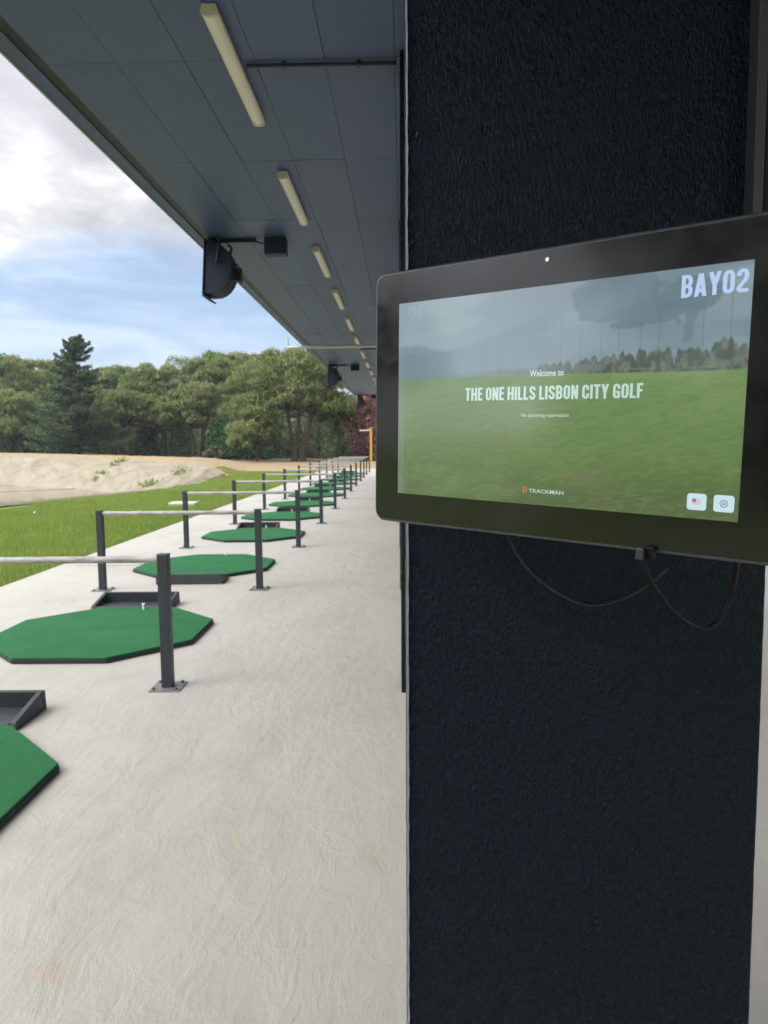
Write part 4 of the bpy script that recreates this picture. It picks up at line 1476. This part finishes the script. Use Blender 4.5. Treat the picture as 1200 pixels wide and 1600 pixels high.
    line = np.exp(-((v - GL - 0.006) / 0.002) ** 2) * Sm((fbm(u * 18, u * 0, 17, 3) - 0.48) / 0.1) * Sm((u - 0.55) / 0.2)
    img = lerp(img, srgb([160, 160, 104]) * one, line * 0.35)
    img = lerp(img, srgb([156, 172, 170]) * one, 0.22 * (u < 0.022))
    return img


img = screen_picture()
V_ = np.stack([su * W, sv * W, np.full(su.shape, 0.0009)], -1).reshape(-1, 3)
idx = np.arange(nu_ * nv_).reshape(nv_, nu_)
q = np.stack([idx[:-1, :-1], idx[:-1, 1:], idx[1:, 1:], idx[1:, :-1]], -1).reshape(-1, 4)
m, nt, b = mat('lit_display', (0.004, 0.004, 0.004), 0.10, spec=0.5)
b.inputs['IOR'].default_value = 1.5
at_ = N(nt, 'ShaderNodeAttribute', attribute_name='picture')
nt.links.new(at_.outputs['Color'], b.inputs['Emission Color'])
b.inputs['Emission Strength'].default_value = 0.68
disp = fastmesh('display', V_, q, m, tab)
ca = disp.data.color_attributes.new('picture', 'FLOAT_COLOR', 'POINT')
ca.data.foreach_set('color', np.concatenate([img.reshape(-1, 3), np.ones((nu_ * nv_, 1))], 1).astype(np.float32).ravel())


def emis(name, col, s=0.80):
    m, nt, b = mat(name, (0.01, 0.01, 0.01), 0.12, spec=1.0)
    b.inputs['Emission Color'].default_value = (*srgb(col), 1)
    b.inputs['Emission Strength'].default_value = s
    return m


E_BAY = emis('lit_pale_blue', [178, 202, 238])
E_TITLE = emis('lit_pale_green', [186, 214, 204])
E_SMALL = emis('lit_grey_green', [164, 188, 172])
E_BTN = emis('lit_button', [196, 222, 234])
E_FADE = emis('lit_faint', [150, 172, 178])
E_OR = emis('lit_orange', [176, 108, 58])
E_ORD = emis('lit_dark_orange', [120, 84, 52])
E_RED = emis('lit_faded_red', [222, 170, 168])
E_BLU = emis('lit_faded_blue', [110, 122, 152])
E_GRY = emis('lit_grey', [84, 92, 98])


# condensed bold capitals drawn as thick strokes (unit cap height)
def arcp(cx, cy, rx, ry, a0, a1, n=8):
    return [(cx + rx * math.cos(R(a)), cy + ry * math.sin(R(a))) for a in np.linspace(a0, a1, n)]


TK = 0.172


def glyph(ch):
    k = TK / 2
    wd = 0.46
    l, r, b0, t = k, wd - k, k * 0.9, 1 - k * 0.9
    rx = (r - l) / 2
    cx = (l + r) / 2
    ry = rx * 1.15
    O = arcp(cx, b0 + ry, rx, ry, 180, 360) + arcp(cx, t - ry, rx, ry, 0, 180)
    if ch == 'T':
        return 0.42, [[(0.0, t), (0.42, t)], [(0.21, 1 - TK), (0.21, 0)]]
    if ch == 'H':
        return wd + .02, [[(l, 0), (l, 1)], [(r + .02, 0), (r + .02, 1)], [(l + k, .5), (r + .02 - k, .5)]]
    if ch == 'E':
        return 0.38, [[(l, 0), (l, 1)], [(l + k, t), (.38, t)], [(l + k, .52), (.35, .52)], [(l + k, b0), (.38, b0)]]
    if ch == 'F':
        return 0.37, [[(l, 0), (l, 1)], [(l + k, t), (.37, t)], [(l + k, .52), (.34, .52)]]
    if ch == 'L':
        return 0.36, [[(l, 0), (l, 1)], [(l + k, b0), (.36, b0)]]
    if ch == 'I':
        return TK, [[(k, 0), (k, 1)]]
    if ch in 'O0':
        return wd, [O + [O[0]]]
    if ch == 'N':
        return 0.48, [[(l, 0), (l, 1)], [(.48 - k, 0), (.48 - k, 1)], [(l + .02, 0.93), (.48 - k - .02, 0.07)]]
    if ch == 'S':
        return wd, [[(r, t - ry - .05)] + arcp(cx, t - ry, rx, ry, 0, 180) + [(l, .66), (l + .05, .58), (cx, .5), (r - .05, .42), (r, .34)] + arcp(cx, b0 + ry, rx, ry, 0, -180) + [(l, b0 + ry + .06)]]
    if ch == 'C':
        return wd, [[(r, .63), (r, t - ry)] + arcp(cx, t - ry, rx, ry, 0, 180)[1:] + arcp(cx, b0 + ry, rx, ry, 180, 360) + [(r, .38)]]
    if ch == 'G':
        return wd, [[(r, .66), (r, t - ry)] + arcp(cx, t - ry, rx, ry, 0, 180)[1:] + arcp(cx, b0 + ry, rx, ry, 180, 360) + [(r, .43)], [(cx - .01, .45), (r - k, .45)], [(r, .03), (r, .5)]]
    if ch == 'B':
        q = 0.235
        return wd, [[(l, 0), (l, 1)], [(l + k, t), (cx, t)] + arcp(cx, t - q + .02, r - cx, q - .02, 90, -90, 8)[1:] + [(l + k, .535)],
                    [(cx, .51)] + arcp(cx, b0 + q - .02, r - cx + .01, q - .02, 90, -90, 8)[1:] + [(l + k, b0)]]
    if ch == 'Y':
        return 0.48, [[(.08, 1), (.24, .42)], [(.40, 1), (.24, .42)], [(.24, .46), (.24, 0)]]
    if ch == 'A':
        return 0.50, [[(.085, 0), (.235, 1)], [(.415, 0), (.265, 1)], [(.15, .25), (.35, .25)]]
    if ch == '2':
        return wd, [[(l, t - ry - .06)] + arcp(cx, t - ry, rx, ry, 180, 0) + [(r, .66), (r - .03, .54), (l + .02, .22), (l, .12), (l, b0)], [(l, b0), (wd, b0)]]
    return 0.2, []


def strokes(lines, x0, y0, hgt, xs, mb, z, tk=TK):
    for li_, ln in enumerate(lines):
        p = np.array(ln, float)
        p[:, 0] *= xs
        closed = np.allclose(p[0], p[-1]) and len(p) > 2
        if closed:
            p = p[:-1]
        n = len(p)
        tg = np.zeros_like(p)
        for i in range(n):
            a = p[i - 1] if (i > 0 or closed) else p[i]
            c = p[(i + 1) % n] if (i < n - 1 or closed) else p[i]
            d1 = (p[i] - a) / (np.linalg.norm(p[i] - a) + 1e-9)
            d2 = (c - p[i]) / (np.linalg.norm(c - p[i]) + 1e-9)
            s = d1 + d2
            tg[i] = s / (np.linalg.norm(s) + 1e-9)
        nm = np.stack([-tg[:, 1], tg[:, 0]], -1) * tk / 2 * np.array([xs, 0.92])
        if len(ln) == 2 and abs(p[1, 0] - p[0, 0]) > 1e-6 and abs(p[1, 1] - p[0, 1]) > 0.3:
            # slanting stem: cut level at top and bottom
            hh = tk / 2 * xs * np.linalg.norm(p[1] - p[0]) / abs(p[1, 1] - p[0, 1])
            nm = np.tile([-hh, 0.0], (2, 1))
        zz = z + 0.00003 * li_
        A = [(x0 + (q_[0]) * hgt, y0 + q_[1] * hgt, zz) for q_ in p + nm]
        B = [(x0 + (q_[0]) * hgt, y0 + q_[1] * hgt, zz) for q_ in p - nm]
        m_ = n if closed else n - 1
        mb.add(A + B, [(i, n + i, n + (i + 1) % n, (i + 1) % n) for i in range(m_)])


def headline(text, u0, u1, v0, v1, material, name='lettering', track=0.075, space=0.20):
    hgt = (v1 - v0) * W
    tot = sum((space if c == ' ' else glyph(c)[0] + track) for c in text) - track
    xs = (u1 - u0) * W / hgt / tot
    mb = MB()
    x = u0 * W
    for c in text:
        if c == ' ':
            x += space * xs * hgt
            continue
        wd, ln = glyph(c)
        strokes(ln, x, v0 * W, hgt, xs, mb, ZP + 0.0002)
        x += (wd + track) * xs * hgt
    return mb.build(name, material, tab, recalc=False)


def small_text(text, u0, u1, v0, v1, material, bold=0.0, name='lettering'):
    cu = bpy.data.curves.new(name, 'FONT')
    cu.body = text
    cu.offset = bold
    cu.resolution_u = 3
    o = bpy.data.objects.new('text_tmp', cu)
    COL.objects.link(o)
    bpy.context.view_layer.update()
    me = bpy.data.meshes.new_from_object(o.evaluated_get(bpy.context.evaluated_depsgraph_get()))
    bpy.data.objects.remove(o)
    n = len(me.vertices)
    c = np.zeros(n * 3, np.float32)
    me.vertices.foreach_get('co', c)
    c = c.reshape(-1, 3)
    mn, mx = c.min(0), c.max(0)
    c[:, 0] = (u0 + (c[:, 0] - mn[0]) / (mx[0] - mn[0]) * (u1 - u0)) * W
    c[:, 1] = (v0 + (c[:, 1] - mn[1]) / (mx[1] - mn[1]) * (v1 - v0)) * W
    c[:, 2] = ZP + 0.0003
    me.vertices.foreach_set('co', c.ravel())
    me.update()
    me.materials.clear()
    me.materials.append(material)
    o = bpy.data.objects.new(name, me)
    COL.objects.link(o)
    o.parent = tab
    return o


headline('BAY02', 0.846, 0.991, 0.5115, 0.5625, E_BAY, track=0.07)
headline('THE ONE HILLS LISBON CITY GOLF', 0.2495, 0.767, 0.2835, 0.3195, E_TITLE)
small_text('Welcome to', 0.456, 0.556, 0.3445, 0.3615, E_TITLE, 0.018)
small_text('No upcoming reservations', 0.434, 0.574, 0.2345, 0.2475, E_SMALL, 0.025)
small_text('TRACKMAN', 0.4635, 0.567, 0.0325, 0.0430, E_TITLE, 0.008)
# faint club initials, thin strokes
mb = MB()
thin = 0.07
strokes([arcp(.40, .5, .34, .44, 0, 360, 22)], 0.040 * W, 0.531 * W, 0.036 * W, 0.75, mb, ZP + 0.0002, thin)
strokes([[(.78, .05), (.78, .95)], [(.78, .93), (1.22, .07)], [(1.22, .05), (1.22, .95)]], 0.040 * W, 0.531 * W, 0.036 * W, 0.85, mb, ZP + 0.00026, thin)
strokes([[(1.42, .02), (1.42, .98)], [(1.45, .95), (1.75, .95)], [(1.45, .05), (1.75, .05)], [(1.45, .5), (1.68, .5)]], 0.040 * W, 0.531 * W, 0.036 * W, 0.85, mb, ZP + 0.00032, thin)
mb.build('lettering', E_FADE, tab, recalc=False)
# maker's orange emblem
MB().prism(rrect(0.4445 * W, 0.4575 * W, 0.0315 * W, 0.0485 * W, 0.0008, 3), ZP + 0.0001, ZP + 0.0002).build('emblem', E_OR, tab)
mb = MB()
mb.add([(0.449 * W, 0.0345 * W, ZP + 0.0003), (0.452 * W, 0.0345 * W, ZP + 0.0003), (0.4545 * W, 0.0455 * W, ZP + 0.0003), (0.4515 * W, 0.0455 * W, ZP + 0.0003)], [(0, 1, 2, 3)])
mb.build('emblem_stroke', E_ORD, tab, recalc=False)
# two buttons
bt = MB().prism(rrect(0.8855 * W, 0.9295 * W, 0.0205 * W, 0.0595 * W, 0.0035), ZP + 0.0001, ZP + 0.0003).build('button', E_BTN, tab)
fg = MB()
for i in range(4):
    y0 = 0.0335 + i * 0.0036
    fg.add([(0.8975 * W, y0 * W, ZP + 0.00045), (0.9175 * W, y0 * W, ZP + 0.00045), (0.9175 * W, (y0 + 0.0024) * W, ZP + 0.00045), (0.8975 * W, (y0 + 0.0024) * W, ZP + 0.00045)], [(0, 1, 2, 3)])
fg.build('flag_stripes', E_RED, bt, recalc=False)
MB().add([(0.8975 * W, 0.0395 * W, ZP + 0.0006), (0.9065 * W, 0.0395 * W, ZP + 0.0006), (0.9065 * W, 0.0475 * W, ZP + 0.0006), (0.8975 * W, 0.0475 * W, ZP + 0.0006)], [(0, 1, 2, 3)]).build('flag_canton', E_BLU, bt, recalc=False)
bt = MB().prism(rrect(0.9455 * W, 0.9905 * W, 0.0205 * W, 0.0595 * W, 0.0035), ZP + 0.0001, ZP + 0.0003).build('button', E_BTN, tab)
gr = MB()
cx, cy = 0.968, 0.040
ring = [(cx + (0.0078 + 0.0009 * math.cos(8 * a)) * math.cos(a), cy + (0.0078 + 0.0009 * math.cos(8 * a)) * math.sin(a)) for a in np.linspace(0, 2 * math.pi, 49)]
strokes([ring], 0, 0, W, 1.0, gr, ZP + 0.0005, 0.0018)
strokes([arcp(cx, cy, 0.0026, 0.0026, 0, 360, 25)], 0, 0, W, 1.0, gr, ZP + 0.0005, 0.0018)
gr.build('gear_icon', E_GRY, bt, recalc=False)
# camera eye in the bezel
cx, cy = 0.498 * W, 0.6445 * W
MB().cyl((cx, cy, 0.0013), (cx, cy, 0.0017), 0.0042, 20).build('webcam', simple('webcam_ring', (0.02, 0.02, 0.022), 0.3), tab, smooth=True)
lens = MB().cyl((cx, cy, 0.0018), (cx, cy, 0.0020), 0.0026, 16).build('webcam_lens', simple('webcam_lens', (0.85, 0.85, 0.88), 0.2, 0.3, 0.3, 400), tab)


# ------------------------------------------------------------------ cables below the tablet
def smooth_path(pts, n=40):
    pts = np.array(pts, float)
    t = np.linspace(0, len(pts) - 1, n)
    out = []
    P = np.vstack([2 * pts[0] - pts[1], pts, 2 * pts[-1] - pts[-2]])
    for s in t:
        i = min(int(s), len(pts) - 2)
        f = s - i
        p0, p1, p2, p3 = P[i], P[i + 1], P[i + 2], P[i + 3]
        out.append(0.5 * (2 * p1 + (p2 - p0) * f + (2 * p0 - 5 * p1 + 4 * p2 - p3) * f * f + (3 * p1 - p0 - 3 * p2 + p3) * f ** 3))
    return out


thin_c = [at(786, 800, 1.15), at(795, 842, 1.20), at(825, 890, 1.235), at(868, 925, 1.25), at(920, 946, 1.25), at(972, 936, 1.25), at(1015, 912, 1.245), at(1052, 880, 1.22), at(1085, 840, 1.10)]
o = MB().tube(smooth_path(thin_c), 0.0024, 10).build('cable', simple('dark_grey_cable', (0.016, 0.016, 0.017), 0.35, 0, 0.2, 60), smooth=True)
tag(o, 'thin black cable hanging in a shallow loop below the tablet', 'cable', 'cables below the tablet')
thk = empty('cable')
tag(thk, 'thick black cable with a plug hanging in a deep loop from the tablet', 'cable', 'cables below the tablet')
Yp = 0.895
thick = [at(1001, 872, Yp), at(1008, 890, Yp), at(1022, 918, Yp + .01), at(1045, 950, Yp + .02), at(1073, 974, Yp + .03), at(1100, 983, Yp + .04), at(1124, 968, Yp + .05), at(1141, 932, Yp + .05), at(1150, 890, Yp + .03), at(1153, 850, Yp + .0)]
MB().tube(smooth_path(thick, 60), 0.0034, 12).build('cord', MT['cable'], thk, smooth=True)
pc = at(1000, 872, Yp)
pl_ = MB()
pl_.box(-0.005, 0.005, -0.004, 0.004, -0.002, 0.013)
po = pl_.build('plug', MT['plug'], thk, bevel=0.002)
po.location = tuple(pc)
po.rotation_euler = (0, 0.05, math.atan2(DX.y, DX.x))
pb = MB().box(-0.002, 0.014, 0.0055, 0.014, -0.001, 0.014).build('plug', MT['cable'], thk, bevel=0.002)
pb.location = tuple(pc)
pb.rotation_euler = po.rotation_euler
